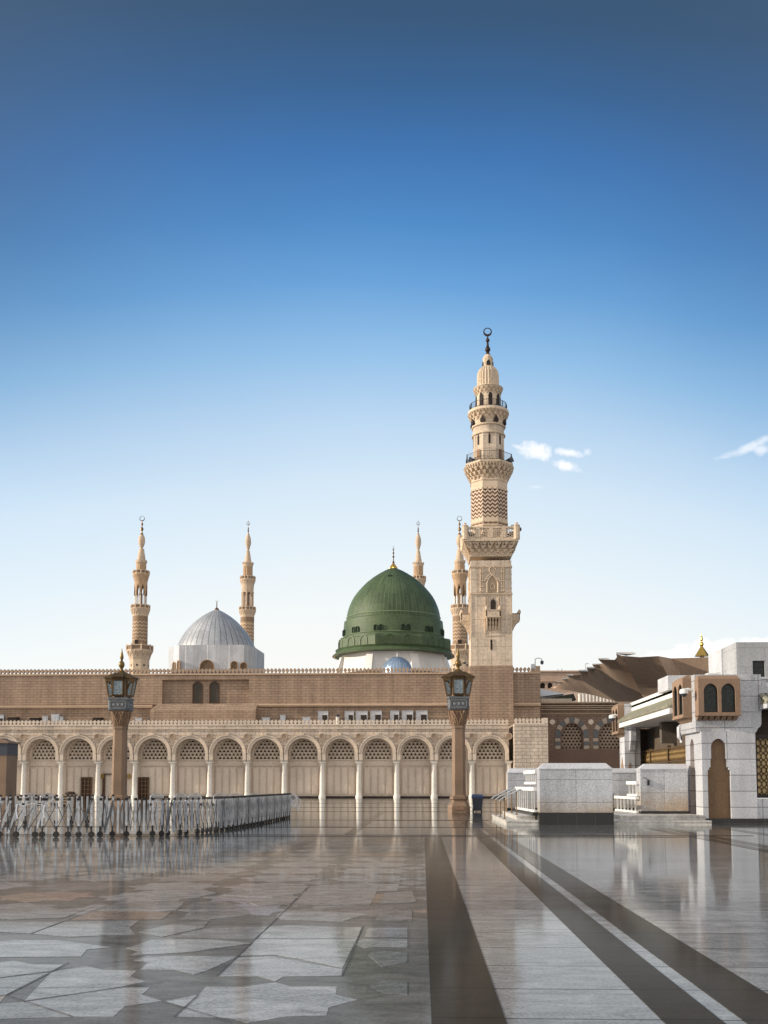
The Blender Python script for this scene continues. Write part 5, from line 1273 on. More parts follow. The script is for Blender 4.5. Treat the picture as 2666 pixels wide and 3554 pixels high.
# ------------------------------------------------------------------ folding barriers
HB = 1.03
LATT = stone('shaded_gap_lattice', (.13, .135, .145), .5, .4, .4, 12, 2, 0, .4)  # slats coloured dark to imitate the shaded gaps between the bars
def make_barrier(L_, n, fold, seed, wheel_every=2, lean=0.0, label='', full=True, group='silver folding barriers'):
    r = random.Random(seed)
    t = thing('folding_barrier', (0, 0, 0), label, 'barrier', group)
    up = MB(); br = MB(); cp = MB()
    xs = [L_ * (i + .5 + r.uniform(-.12, .12)) / n for i in range(n)]
    lx = lambda z: lean * z
    for i, x in enumerate(xs):
        y = fold * (1 if i % 2 else -1); dx_ = r.uniform(-.02, .02)
        w_ = .03
        up.cur = 0; up.hexa([(x - w_, y - .012, .10), (x + w_, y - .012, .10), (x + w_, y + .012, .10), (x - w_, y + .012, .10)],
                [(x - w_ + lx(HB) + dx_, y - .012, HB - .05), (x + w_ + lx(HB) + dx_, y - .012, HB - .05), (x + w_ + lx(HB) + dx_, y + .012, HB - .05), (x - w_ + lx(HB) + dx_, y + .012, HB - .05)])
        cx0 = x + lx(HB) + dx_
        up.cur = 1
        if i % 2 == 0 or n < 8: up.box(cx0 - .04, cx0 + .04, y - .04, y + .04, HB - .06, HB + .005)
    up.cur = 0
    def slat(a, b, yo, w_=.009):
        a = Vector((a[0] + lx(a[1]), yo, a[1])); b = Vector((b[0] + lx(b[1]), yo, b[1])); d = (b - a).normalized(); nn = Vector((-d.z, 0, d.x)) * w_
        br.hexa([a - nn + Vector((0, -.006, 0)), a + nn + Vector((0, -.006, 0)), a + nn + Vector((0, .006, 0)), a - nn + Vector((0, .006, 0))],
                [b - nn + Vector((0, -.006, 0)), b + nn + Vector((0, -.006, 0)), b + nn + Vector((0, .006, 0)), b - nn + Vector((0, .006, 0))])
    for i in range(n - 1 if full is not None else 0):
        for (za, zb_) in (((.14, .54), (.5, .92)) if full else ((.18, .9),)):
            slat((xs[i], za), (xs[i + 1], zb_), .020 + fold * .3); slat((xs[i], zb_), (xs[i + 1], za), -.020 - fold * .3)
        if r.random() < .10: slat((xs[i], .12), (xs[min(n - 1, i + 2)], .97), -.05 - fold, .022)
    up.build('uprights', [STEEL, RUBBER], t); (br.build('lattice', LATT, t) if br.v else None);
    for i, x in enumerate(xs):
        if i % wheel_every: continue
        y = fold * (1 if i % 2 else -1)
        m = MB(); m.tube([(x, y, .04), (x, y, .30)], .03, 6); nn = 12
        m.add([(x + .08 * math.cos(2 * PI * j / nn), y + d, .08 + .08 * math.sin(2 * PI * j / nn)) for d in (-.028, .028) for j in range(nn)], [tuple(range(nn)), tuple(range(2 * nn - 1, nn - 1, -1))] + [(j, (j + 1) % nn, nn + (j + 1) % nn, nn + j) for j in range(nn)])
        m.build('wheel', RUBBER, t)
    return t
LB = 1.6
def place(t, p, ang, label, flip=False):
    t.location = (p[0], p[1], 0); t.rotation_euler = (0, 0, ang); t['label'] = label
open_b = make_barrier(LB, 5, .0, 1, 1, full=False); mid_b = make_barrier(LB, 14, .05, 2, 3, full=False); dense_b = make_barrier(LB, 17, .07, 3, 3); lean_b = make_barrier(LB, 7, .02, 4, 2, .28, full=False); back_b = make_barrier(LB, 9, .03, 5, 3, full=None)
used = set()
def take(t):
    if t.name in used: return copy_tree(t)
    used.add(t.name); return t
# front row: straight towards the right, then curving away
path = [gp(-75, 2906), gp(250, 2907), gp(470, 2905), gp(600, 2903), gp(700, 2894), gp(800, 2879), gp(880, 2864), gp(950, 2850), gp(1006, 2838)]
def walk(path, step):
    pts = [path[0].xy]; seg = 0; pos = path[0].xy.copy(); i = 1; out = [pos.copy()]
    rem = step
    while i < len(path):
        d = path[i].xy - pos
        if d.length < rem: rem -= d.length; pos = path[i].xy.copy(); i += 1
        else: pos = pos + d.normalized() * rem; out.append(pos.copy()); rem = step
    return out
W = walk(path, LB * .99)
ordn = ['first', 'second', 'third', 'fourth', 'fifth', 'sixth', 'seventh', 'eighth', 'ninth', 'tenth', 'eleventh', 'twelfth', 'thirteenth', 'fourteenth', 'fifteenth', 'sixteenth']
kinds = [lean_b, open_b, mid_b, mid_b, open_b] + [dense_b] * 30
nF = len(W) - 1
for i in range(nF):
    a, b = W[i], W[i + 1]; ang = math.atan2((b - a).y, (b - a).x)
    lab = 'silver folding barrier in the near row, %s from the left edge' % ordn[i] if i < nF - 1 else 'silver folding barrier at the far right end of the near row'
    if i == 0: lab = 'leaning collapsed silver barrier at the left edge of the near row'
    place(take(kinds[i]), a, ang + (random.Random(i).uniform(-.07, .07) if i < 6 else random.Random(i).uniform(-.02, .02)), lab)
# rear row
pb_ = [gp(-80, 2862), gp(200, 2862), gp(440, 2858)]
W2 = walk(pb_, LB * .99)
for i in range(len(W2) - 1):
    a, b = W2[i], W2[i + 1]; ang = math.atan2((b - a).y, (b - a).x)
    place(take(back_b), a, ang + (i % 2) * .04, 'silver folding barrier in the rear row, %s from the left edge' % ordn[i])
# a low kerb rail between the rows
# white tape tied along the near row
def tape(name, pts, r, label):
    m = MB(); m.tube(pts, r, 4); o = m.build(name, WRAP, org=Vector(pts[0])); return tag(o, label, 'tape', 'white tape tied to the barriers')
q = lambda x, y, Y: at(x, y, Y)
tape('white_tape', [q(60, 2790, 26.2), q(82, 2797, 26.2), q(110, 2788, 26.2), q(155, 2795, 26.2), q(185, 2773, 26.2)], .010, 'white tape strung across the tops of the leftmost barriers')
tape('white_tape', [q(155, 2795, 26.15), q(150, 2812, 26.15), q(154, 2838, 26.15)], .02, 'loose white tape hanging down beside the second barrier')
tape('white_tape', [q(60, 2790, 26.15), q(56, 2812, 26.15), q(61, 2842, 26.15)], .02, 'loose white tape hanging near the left edge')
hang = MB(); rr_ = random.Random(5); e_ = W[-1]
for i in range(16):
    a = Vector((e_.x + rr_.uniform(-.1, .25), e_.y + rr_.uniform(-.4, .2), 1.03 - rr_.uniform(0, .2)))
    hang.tube([a, a + Vector((rr_.uniform(.0, .25), 0, -.25)), a + Vector((rr_.uniform(-.1, .35), 0, -.4 - rr_.uniform(0, .3)))], .016, 4)
tag(hang.build('tape_tassels', WRAP, org=Vector((e_.x, e_.y, 1.0))), 'bundle of loose white tape ends hanging from the right end of the near barrier row', 'tape')

# arched barricades far behind, only their tops show
def arched(px, label, Y=70.0, w=46):
    c = at(px, 2722, Y); s = Y / F; hw = w / 2 * s
    t = thing('arched_barricade', (c.x, Y, 0), label, 'barricade', 'arched metal barricades behind the folding ones')
    ft = front(Y); m = MB(); top = CH - 33 * s
    P = [(c.x - hw, .1), (c.x - hw, top - .22)] + [(c.x - hw * math.cos(PI * i / 10) , top - .22 + .22 * math.sin(PI * i / 10)) for i in range(1, 10)] + [(c.x + hw, top - .22), (c.x + hw, .1)]
    m.tube([ft(a, 0, b) for a, b in P], .03, 6); m.tube([ft(c.x - hw, 0, .2), ft(c.x + hw, 0, .2)], .03, 6); m.tube([ft(c.x - hw, 0, top - .22), ft(c.x + hw, 0, top - .22)], .025, 6); m.build('frame', STEEL, t)
    m = MB()
    for i in range(1, 9): m.tube([ft(c.x - hw + i * hw * 2 / 9, 0, .2), ft(c.x - hw + i * hw * 2 / 9, 0, top - .05)], .014, 4)
    m.build('bars', STEEL, t)
    m = MB()
    for sx in (-1, 1): m.box(c.x + sx * hw - .05, c.x + sx * hw + .05, Y - .3, Y + .3, 0, .1)
    m.build('feet', RUBBER, t)
for px, lab in ((36, 'arched barricade top at the far left, below the second column'), (108, 'arched barricade top left of the low wooden rack'), (164, 'arched barricade top just left of the wooden rack'),
                (545, 'arched barricade top just right of the right lattice door'), (628, 'arched barricade top second right of the lattice door'), (677, 'arched barricade top third right of the lattice door'),
                (765, 'arched barricade top fourth right of the lattice door'), (820, 'arched barricade top fifth right of the lattice door'), (884, 'arched barricade top farthest right, above the dense barrier row')):
    arched(px, lab)
# low wooden rack of planks behind the barriers
rk = at(245, 2722, 66.0); t = thing('wooden_rack', (rk.x, 66.0, 0), 'low brown slatted rack behind the barriers, right of the third column', 'rack')
for i in range(4):
    m = MB(); z0 = .12 + i * .17; m.box(rk.x - .42, rk.x + .36, 65.7, 66.2, z0, z0 + .09); m.build('shelf', stone('rack_wood', (.36, .27, .18), .7), t)
m = MB()
for sx in (-.42, .32): m.box(rk.x + sx, rk.x + sx + .05, 65.72, 66.18, 0, .74)
m.build('side_frame', WOOD, t)
t2 = thing('dark_bundle', (rk.x, 66.0, .745), 'dark cloth bundle lying on top of the slatted rack', 'bundle')
m = MB(); m.lathe([(.30, .745), (.38, .80), (.33, .87), (.18, .93), (.03, .94)], 14, 0, (rk.x, 66.0), sx=.95, sy=.6, flute=.08); m.build('cloth', stone('bundle_cloth', (.06, .04, .03), .9), t2)

# brown kiosk pillar cut by the left edge of the picture
YK = 60.0; k1 = X(24, YK); kk = thing('brown_pillar', (k1 - 1.0, YK, 0), 'brown stone kiosk with a black louvred panel cut off by the left edge of the photo', 'kiosk')
m = MB(); m.box(k1 - 2.2, k1, YK, YK + 1.6, 0, Z(2621, YK, 0)); m.build('body', LAMPST, kk)
m = MB(); m.box(k1 - 2.2, k1 + .02, YK - .03, YK + 1.62, Z(2621, YK, 0) + .003, Z(2580, YK, 0)); m.build('black_panel', GREYP, kk)
m = MB(); zt1 = Z(2575, YK, 0); m.box(k1 - 2.2, k1 + .12, YK - .12, YK + 1.7, Z(2580, YK, 0) + .003, zt1); m.hexa([(k1 - 2.2, YK - .12, zt1), (k1 + .12, YK - .12, zt1), (k1 + .12, YK + 1.7, zt1), (k1 - 2.2, YK + 1.7, zt1)], [(k1 - 2.2, YK, zt1 + .25), (k1 - .35, YK + .3, zt1 + .16), (k1 - .35, YK + 1.2, zt1 + .16), (k1 - 2.2, YK + 1.5, zt1 + .25)]); m.build('lid', LAMPST, kk)
# ------------------------------------------------------------------ walled stairwell on the right
def coping_block(name, x0, x1, y0, y1, z0, zw, zt, ch, mat, label, cat, group=None, plinth=0.0, left_only=False):
    t = thing(name, ((x0 + x1) / 2, (y0 + y1) / 2, z0), label, cat, group)
    m = MB(); m.box(x0, x1, y0, y1, z0 + plinth, zw); m.build('wall', mat, t)
    m = MB(); c0, c1 = (x0 + ch, x1 - (0 if left_only else ch))
    yc = min(.18, (y1 - y0) * .3)
    m.hexa([(x0 - .02, y0 - .02, zw + .002), (x1 + .02, y0 - .02, zw + .002), (x1 + .02, y1 + .02, zw + .002), (x0 - .02, y1 + .02, zw + .002)], [(x0 - .02, y0 - .02, zw + .03), (x1 + .02, y0 - .02, zw + .03), (x1 + .02, y1 + .02, zw + .03), (x0 - .02, y1 + .02, zw + .03)])
    m.hexa([(x0 - .02, y0 - .02, zw + .03), (x1 + .02, y0 - .02, zw + .03), (x1 + .02, y1 + .02, zw + .03), (x0 - .02, y1 + .02, zw + .03)], [(c0, y0 + yc, zt), (c1, y0 + yc, zt), (c1, y1 - yc, zt), (c0, y1 - yc, zt)])
    m.build('coping', MARBB, t)
    if plinth:
        m = MB(); m.box(x0 - .025, x1 + .025, y0 - .03, y1 + .03, z0, z0 + plinth - .002); m.build('plinth', BLACKG, t)
    return t
S1 = brick('marble_facing', (.54, .555, .59), (.52, .535, .57), (.19, .19, .20), 9, .78, .008, .4, .65, .3, .1, 0, stain=((.36, .25, .13), .43, 1.05, 1.15), s1=22)
YW = 35.6
bA = coping_block('white_block_wall', 4.03, 6.52, YW, YW + .75, 0, 1.4 + (2722 - 2671) * YW / F, 1.4 + (2722 - 2649) * YW / F, .19, S1, 'broad pale marble block on a black base at the front of the stairwell', 'wall', None, .43)
bB = coping_block('white_block_wall', 8.15, 9.9, 38.8, 39.5, .3, 1.4 + (2722 - 2672) * 38.8 / F, 1.4 + (2722 - 2652) * 38.8 / F, .22, S1, 'stained marble block wall joined to the arched corner building', 'wall', None, .1, True)
m = MB(); pk = at(2250, 2717, 38.78); m.box(pk.x - .03, pk.x + .04, 38.72, 38.8, pk.z - .09, pk.z + .1)
m.build('intercom', IRON, bB)
m = MB(); m.tube([(pk.x, 38.78, pk.z + .1), (pk.x - .08, 38.785, pk.z + .17), (pk.x - .19, 38.785, pk.z + .21)], .01, 4); m.build('cable', IRON, bB)
bC = coping_block('rear_stair_wall', 3.56, 9.9, 43.0, 43.5, 0, 1.4 + (2722 - 2684) * 43 / F, 1.4 + (2722 - 2667) * 43 / F, .12, S1, 'long low marble wall closing the back of the stairwell', 'wall', None, .42)
bD = coping_block('rear_stair_wall', 4.05, 4.5, 41.0, 42.96, 0, 1.95, 2.06, .1, S1, 'short marble wall end behind the white balustrade', 'wall', None, .42) if False else None
# platform and steps
def steps(name, boxes, label):
    t = thing(name, (boxes[0][0], boxes[0][2], 0), label, 'steps')
    for i, (x0, x1, y0, y1, z0, z1) in enumerate(boxes):
        m = MB(); m.box(x0 + .03, x1 - .0, y0 + .03, y1, z0, z1 - .045); m.box(x0, x1, y0, y1, z1 - .045 + .001, z1); m.build('step', stone('step_marble', (.60, .575, .53), .35, .5, .4, 9, 1.5), t)
    return t
steps('marble_steps', [(2.87, 4.0, 35.75, 42.95, 0, .15), (3.30, 3.99, 36.7, 42.9, .152, .30)], 'two low white marble steps with three handrails left of the marble block')
steps('marble_steps', [(6.56, 9.95, 35.9, 38.8, 0, .15), (7.0, 9.95, 36.7, 38.8, .152, .30), (6.56, 9.9, 38.8, 42.95, 0, .30)], 'two low marble steps between the marble block and the corner building')
# handrails across the left steps
for Yh, lab in ((37.6, 'steel handrail over the left steps, nearest of three'), (39.7, 'steel handrail over the left steps, middle of three'), (42.0, 'steel handrail over the left steps, farthest of three')):
    t = thing('handrail', (2.95, Yh, 0), lab, 'handrail', 'steel handrails on the steps')
    m = MB(); m.tube([(2.80, Yh, .80), (2.92, Yh, .90), (3.52, Yh, 1.20), (3.60, Yh, 1.21)], .032, 8); m.build('rail', STEELW, t)
    for x, z, zb__ in ((2.98, .92, .15), (3.42, 1.15, .30)):
        m = MB(); m.tube([(x, Yh, zb__), (x, Yh, z)], .022, 8); m.lathe([(.05, zb__), (.05, zb__ + .02)], 10, 0, (x, Yh)); m.build('post', BRONZE, t)
t = thing('handrail', (6.65, 36.2, 0), 'dark steel handrail at the right edge of the marble block', 'handrail')
m = MB(); m.tube([(6.62, 35.95, 1.05), (6.62, 36.8, 1.2), (6.62, 38.0, 1.22)], .03, 8); m.build('rail', STEEL, t)
for y_, z1_ in ((36.1, 1.06), (37.8, 1.2)):
    m = MB(); m.tube([(6.62, y_, .15), (6.62, y_, z1_)], .022, 6); m.build('post', BRONZE, t)
# balustrades running back from the block
def balustrade(Xc, y0, X1, y1, z0, z1, label, n=9, railh=.13, w=.036):
    t = thing('white_balustrade', (Xc, y0, z0), label, 'balustrade', 'white marble balustrades of the stairwell')
    def bar(hw, a, b):
        m = MB(); m.hexa([(Xc - hw, y0, a), (Xc + hw, y0, a), (X1 + hw, y1, a), (X1 - hw, y1, a)], [(Xc - hw, y0, b), (Xc + hw, y0, b), (X1 + hw, y1, b), (X1 - hw, y1, b)]); return m
    bar(.07, z1 - railh, z1).build('top_rail', WHITE, t)
    bar(.05, z0, z0 + .08).build('bottom_rail', WHITE, t)
    for i in range(n):
        f_ = (i + .5) / n; y = y0 + f_ * (y1 - y0); xx = Xc + f_ * (X1 - Xc)
        b = MB(); b.box(xx - w / 2, xx + w / 2, y - .02, y + .02, z0 + .08, z1 - railh); b.build('baluster', WHITE, t)
    return t
balustrade(3.97, 36.4, 3.74, 41.0, .42, 1.30, 'white balustrade running back behind the marble block, right of the handrails', 9)
balustrade(4.16, 37.6, 3.98, 40.0, 1.40, 1.92, 'small upper white balustrade above the longer one beside the marble block', 6)
m = MB(); m.hexa([(3.86, 36.37, .302), (4.1, 36.37, .302), (3.9, 42.9, .302), (3.64, 42.9, .302)], [(3.86, 36.37, .415), (4.1, 36.37, .415), (3.9, 42.9, .415), (3.64, 42.9, .415)]); tag(m.build('black_kerb', BLACKG), 'black granite kerb under the left white balustrade', 'kerb')
balustrade(8.10, 39.0, 7.98, 40.3, .95, 1.52, 'upper white balustrade left of the stained marble block', 3, .13, .06)
balustrade(8.06, 39.0, 7.90, 42.4, .32, .93, 'lower white balustrade left of the stained marble block', 6, .1, .06)

# ------------------------------------------------------------------ corner building
YR = 37.5
rb = thing('corner_building', (11, 40, 0), 'white marble building with tan bay windows and brown arched niches at the right edge', 'building')
XL, XU, XT = 10.10, 9.95, 11.73
fr_, fu_ = front(YR), front(37.9)
zL = 2.95                                   # top of the lower storey facing
xr = 12.02
m = MB()
# lower front with a niche
ncx, nr = X(2497, YR, 2700), 25.5 * YR / F
nzs, nzt = Z(2592, YR, 2497), 0
hw2 = 39 * YR / F
# outline of the niche: wide foot, two small steps, narrow arched head
zst1, zst2, zst3 = Z(2672, YR, 2497), Z(2663, YR, 2497), Z(2634, YR, 2497)
pz = .17
def niche_poly(uc, r, h2, zsp, rev=False):
    r2 = r * 1.12; r3 = r + (h2 - r) * .62
    lft = [(uc - h2, pz), (uc - h2, zst1), (uc - r3, zst1), (uc - r3, zst2), (uc - r2, zst2), (uc - r2, zst3), (uc - r, zst3)]
    return lft + arc(uc, r, zsp, 14, .12) + [(uc + r, zst3), (uc + r2, zst3), (uc + r2, zst2), (uc + r3, zst2), (uc + r3, zst1), (uc + h2, zst1), (uc + h2, pz)]
def niche_wall(mb, fn, u0, u1, zt, uc, r, h2, zsp, dd):
    P = niche_poly(uc, r, h2, zsp)
    ztop = zt
    for a, b in zip(P, P[1:]):
        if abs(a[0] - b[0]) > 1e-6:         # fill above every sloping or level edge
            mb.quad(fn(a[0], 0, a[1]), fn(b[0], 0, b[1]), fn(b[0], 0, ztop), fn(a[0], 0, ztop))
        mb.quad(fn(a[0], 0, a[1]), fn(b[0], 0, b[1]), fn(b[0], dd, b[1]), fn(a[0], dd, a[1]))
    mb.quad(fn(u0, 0, pz), fn(uc - h2, 0, pz), fn(uc - h2, 0, ztop), fn(u0, 0, ztop))
    mb.quad(fn(uc + h2, 0, pz), fn(u1, 0, pz), fn(u1, 0, ztop), fn(uc + h2, 0, ztop))
niche_wall(m, fr_, XL, xr, zL + .35, ncx, nr, hw2, nzs, .22)
sdn = side(XL)
niche_wall(m, sdn, YR, 39.8, zL + .35, 38.85, .27, .40, Z(2592, 38.7, 2400), .22)
m.box(XL + .3, xr, YR + .3, 39.8, pz, zL)
m.quad((XL, YR, zL + .35), (xr, YR, zL + .35), (xr, YR + .5, zL + .35), (XL, YR + .5, zL + .35)) 
m.quad((XL, YR, zL + .35), (XL + .4, YR, zL + .35), (XL + .4, 39.8, zL + .35), (XL, 39.8, zL + .35))
m.quad((xr, YR, pz), (xr, YR + .8, pz), (xr, YR + .8, zL + .35), (xr, YR, zL + .35))
# wall below and right of the screen window
m.box(xr, 17, YR + .10, YR + .5, pz, .88)
m.build('lower_wall', MARB, rb)
m = MB(); m.bx(fr_, ncx - hw2, ncx + hw2, .2, .29, pz, zL + .3); m.build('niche', TAND, rb)
m = MB(); m.bx(sdn, 38.85 - .40, 38.85 + .40, .2, .29, pz, zL + .3); m.build('niche', stone('side_niche', (.42, .26, .155), .7, .4), rb)
m = MB(); m.box(XL - .03, 17, YR - .03, 39.6, 0, pz - .002); m.build('plinth', BLACKG, rb)
# upper storey
zU = Z(2343, 37.9, 2450); zW = zL + .35
m = MB()
m.box(XU, 12.0, 37.7, 39.8, zW + .002, zU - .0)
m.box(12.0 - .002, 12.35, 37.72, 39.8, 4.05, zU)            # stepping over the opening
m.box(12.35, 17, 37.75, 39.8, 4.72, zU - .3)
m.build('upper_wall', MARB, rb)
m = MB()                                      # stepped bracket under the lintel
m.prism(front(37.76), [(12.0, 3.2), (12.06, 3.22), (12.16, 3.32), (12.2, 3.42), (12.3, 3.5), (12.34, 3.6), (12.34, 4.05), (12.0, 4.05)], 0, 1.2)
m.build('bracket', MARBB, rb)
# screen window
m = MB(); m.box(12.0, 17, 38.2, 38.3, .9, 4.7); m.build('dark_recess', stone('recess_brown', (.045, .03, .022), .8), rb)
wf = MB(); fw = front(38.0)
wf.bx(fw, 12.06, 12.22, 0, .2, .92, 3.22); wf.bx(fw, 12.22, 16, 0, .2, .92, 1.04); wf.bx(fw, 12.22, 16, 0, .2, 3.06, 3.22); 
win = wf.build('window', stone('black_window_frame', (.022, .014, .010), .5), rb)
m = MB(); m.bx(fw, 12.22, 16, .10, .14, 1.04, 3.06); m.build('screen', stone('gold_screen', (.50, .37, .19), .55, .6, .4, 25, 2, 0, .2), win)
m = MB(); P_ = .36                              # ogee bars
for i in range(0, 20):
    for ph in (0, 1):
        cx0 = 12.30 + i * P_ / 2
        pts = []
        for j in range(0, 61):
            z = 1.04 + 2.02 * j / 60
            a = (z - 1.04) / .50 * 2 * PI + (PI if (i % 2) else 0)
            sx_ = math.sin(a); sx_ = math.copysign(abs(sx_) ** .8, sx_)
            pts.append((max(12.23, cx0 + (sx_ if ph else -sx_) * P_ * .25), 38.06 + .012 * ph, z))
        m.tube(pts, .017, 4)
m.build('ogee_bars', stone('screen_bars', (.05, .03, .012), .5, .4, .2, 9, 1, 0, .4), win)
# tiled canopy over the window
cz = Z(2441, 37.0, 2600); 
m = MB(); m.box(12.28, 17, 36.95, 37.74, Z(2457, 36.95, 2600), cz); m.build('canopy_fascia', MARBB, rb)
m = MB()
for i in range(16):
    x = 12.38 + i * .27
    n = 6
    prev = None
    for (y_, z_) in ((36.90, cz + .03), (37.3, cz + .19), (37.74, cz + .36)):
        ring = [(x + .125 * math.cos(PI * j / n), y_, z_ + .085 * math.sin(PI * j / n)) for j in range(n + 1)]
        if prev:
            for j in range(n): m.quad(prev[j], prev[j + 1], ring[j + 1], ring[j])
        else: m.quad(*ring)
        prev = ring
m.hexa([(12.26, 36.94, cz + .002), (17, 36.94, cz + .002), (17, 37.74, cz + .002), (12.26, 37.74, cz + .002)], [(12.32, 36.96, cz + .04), (17, 36.96, cz + .04), (17, 37.74, cz + .37), (12.46, 37.74, cz + .37)])
m.build('canopy_tiles', TILE, rb)
# tan bay windows
def bay(fn, u0, u1, z0, z1, dpt, mat, winz, wins, kr, name='bay_window'):
    """fn(u, d, z): d = 0 is the wall, negative d comes outwards"""
    b = MB(); ch = .13; wt_ = .1
    zs_ = winz[1] - kr
    spl = [u0] + [(wins[i] + wins[i + 1]) / 2 for i in range(len(wins) - 1)] + [u1]
    for a, c, wc in zip(spl, spl[1:], wins):
        arch_plate(b, fn, a, c, z0 + .06, z1 - ch, wc, kr, zs_, winz[0], -dpt, .09, 14, .10)
    b.bx(fn, u0, u0 + .09, -dpt + .002, 0, z0 + .06, z1 - ch); b.bx(fn, u1 - .09, u1, -dpt + .002, 0, z0 + .06, z1 - ch)
    b.bx(fn, u0 + .002, u1 - .002, -dpt + .09, 0, z0 + .06, z1 - ch - .002) if False else None
    b.hexa([fn(u0, -dpt, z1 - ch), fn(u1, -dpt, z1 - ch), fn(u1, 0, z1 - ch), fn(u0, 0, z1 - ch)], [fn(u0 + .06, -dpt + .16, z1), fn(u1 - .06, -dpt + .16, z1), fn(u1 - .06, 0, z1), fn(u0 + .06, 0, z1)])
    b.bx(fn, u0 - .02, u1 + .02, -dpt - .03, 0, z0, z0 + .058)
    o = b.build(name, mat, rb)
    g_ = MB(); g_.bx(fn, u0 + .09, u1 - .09, -dpt + .10, -dpt + .13, z0 + .08, z1 - ch - .02); g_.build('glass', WGLASS, o)
    g_ = MB()
    for wc in wins: arch_band(g_, fn, wc, kr - .035, kr - .002, zs_, winz[0] + .01, -dpt + .055, -dpt + .09, 14, .10); g_.bx(fn, wc - kr + .01, wc + kr - .01, -dpt + .055, -dpt + .09, winz[0], winz[0] + .05)
    g_.build('window_frame', stone('bay_frame_dark', (.02, .013, .01), .5), o)
    b = MB(); n = max(5, round((u1 - u0) / .2))
    for i in range(n):
        c = u0 + (i + .5) * (u1 - u0) / n; h_ = (u1 - u0) / n * .34
        for (za, zb_, d0, d1) in ((z0 - .07, z0 - .003, .22, .34), (z0 - .15, z0 - .07, .06, .22)):
            s_ = dpt / .5
            b.hexa([fn(c - h_, -d0 * s_, za), fn(c + h_, -d0 * s_, za), fn(c + h_, 0, za), fn(c - h_, 0, za)], [fn(c - h_, -d1 * s_, zb_), fn(c + h_, -d1 * s_, zb_), fn(c + h_, 0, zb_), fn(c - h_, 0, zb_)])
    b.build('scalloped_brackets', mat, o)
    return o
YF = 37.2
u0_, u1_ = X(2424, YF, 2400), X(2570, YF, 2400)
z0_, z1_ = Z(2484, YF, 2500), Z(2343, YF, 2500)
bay(front(37.7), u0_, u1_, z0_, z1_, .5, TAN, (Z(2472, YF, 2500), Z(2374, YF, 2500)), [X(2468, YF, 2420), X(2529, YF, 2420)], 24 * YF / F)
bay(side(XU), 38.15, 39.75, 3.85, 5.42, .32, stone('tan_sandstone_side', (.30, .20, .135), .8, .35, .2, 14, .8), (3.98, 5.1), [38.56, 39.32], .31)
# tower block above
zT = Z(2229, 38.5, 2560); f5 = front(38.5)
m = MB(); wx0, wx1, wz0, wz1 = X(2613, 38.5, 2320), X(2656, 38.5, 2320), Z(2350, 38.5, 2630), Z(2293, 38.5, 2630)
m.box(XT, wx0, 38.5, 42, 4.9, zT); m.box(wx1, 17, 38.5, 42, 4.9, zT); m.box(wx0, wx1, 38.5, 42, wz1, zT); m.box(wx0, wx1, 38.5, 42, 4.9, wz0); m.box(wx0, wx1, 38.75, 42, wz0 + .002, wz1 - .002)
m.build('tower', brick('tower_marble', (.42, .43, .44), (.39, .40, .41), (.27, .27, .27), 1.05, .72, .008, .5, .5, .3, .15, .3, spec=.4, s1=16), rb)
m = MB(); m.bx(f5, wx0 + .02, wx1 - .02, .12, .16, wz0 + .02, wz1 - .02); m.build('tower_window', WGLASS, rb)
m = MB(); m.bx(f5, wx0 - .04, wx1 + .06, -.10, 0, wz0 - .08, wz0 - .005); m.bx(f5, wx0 + .02, wx1, -.04, 0, wz0 - .45, wz0 - .08); m.bx(f5, wx0 - .04, wx1 + .06, -.1, 0, wz0 - .52, wz0 - .45); m.build('sill', MARBB, rb)
m = MB(); m.box(XT - .06, XT, 40.2, 42.02, 4.9, zT - .03); m.build('tower_edge', MARBB, rb)
# shelter along the left flank
YP = 50.0
m = MB(); m.box(9.78, 10.25, YP, YP + 1.3, 0, 4.2); m.prism(lambda u, d, z: (10.0 + d, u, z), [(YP, 3.0), (YP - .15, 3.05), (YP - .22, 3.3), (YP - .4, 3.5), (YP - .45, 3.75), (YP - .45, 4.2), (YP, 4.2)], 0, .25)
m.box(10.25, 10.55, YP + .1, YP + 1.0, 0, 4.2); m.build('rear_pillar', MARB, rb)
m = MB(); m.prism(side(9.775), [(YP + .35, .3), (YP + .35, 2.2), (YP + .65, 2.75), (YP + .95, 2.2), (YP + .95, .3)], -.01, .02); m.build('rear_niche', TAN, rb)
m = MB(); m.prism(front(YP - .0), [(9.9, .3), (9.9, 2.1), (10.0, 2.45), (10.1, 2.1), (10.1, .3)], -.012, .02); m.build('rear_niche', TAN, rb)
bay(side(9.78), YP + .0, YP + 1.6, 3.85, 5.35, .30, stone('tan_sandstone_rear', (.30, .20, .135), .8, .35, .2, 14, .8), (3.98, 5.05), [YP + .42, YP + 1.18], .30)
m = MB(); m.box(9.79, 12, YP, YP + 1.6, 4.2, 5.3); m.build('rear_upper_wall', MARB, rb)
m = MB(); m.box(9.52, 9.62, 39.82, YP - .01, 4.12, 4.34); m.box(9.62, 12, 39.82, YP - .01, 4.14, 4.32); m.build('eave', WHITE, rb)
m = MB(); m.hexa([(9.47, 39.82, 4.345), (10.15, 39.82, 4.345), (10.15, YP - .01, 4.345), (9.47, YP - .01, 4.345)], [(9.5, 39.82, 4.40), (10.15, 39.82, 4.83), (10.15, YP - .01, 4.83), (9.5, YP - .01, 4.40)])
n = 42
for i in range(n):
    y = 39.95 + i * (YP - 40.1) / (n - 1)
    m.hexa([(9.44, y - .075, 4.36), (9.44, y + .075, 4.36), (10.15, y + .075, 4.83), (10.15, y - .075, 4.83)], [(9.44, y - .04, 4.47), (9.44, y + .04, 4.47), (10.15, y + .04, 4.93), (10.15, y - .04, 4.93)])
m.build('eave_tiles', TILE, rb)
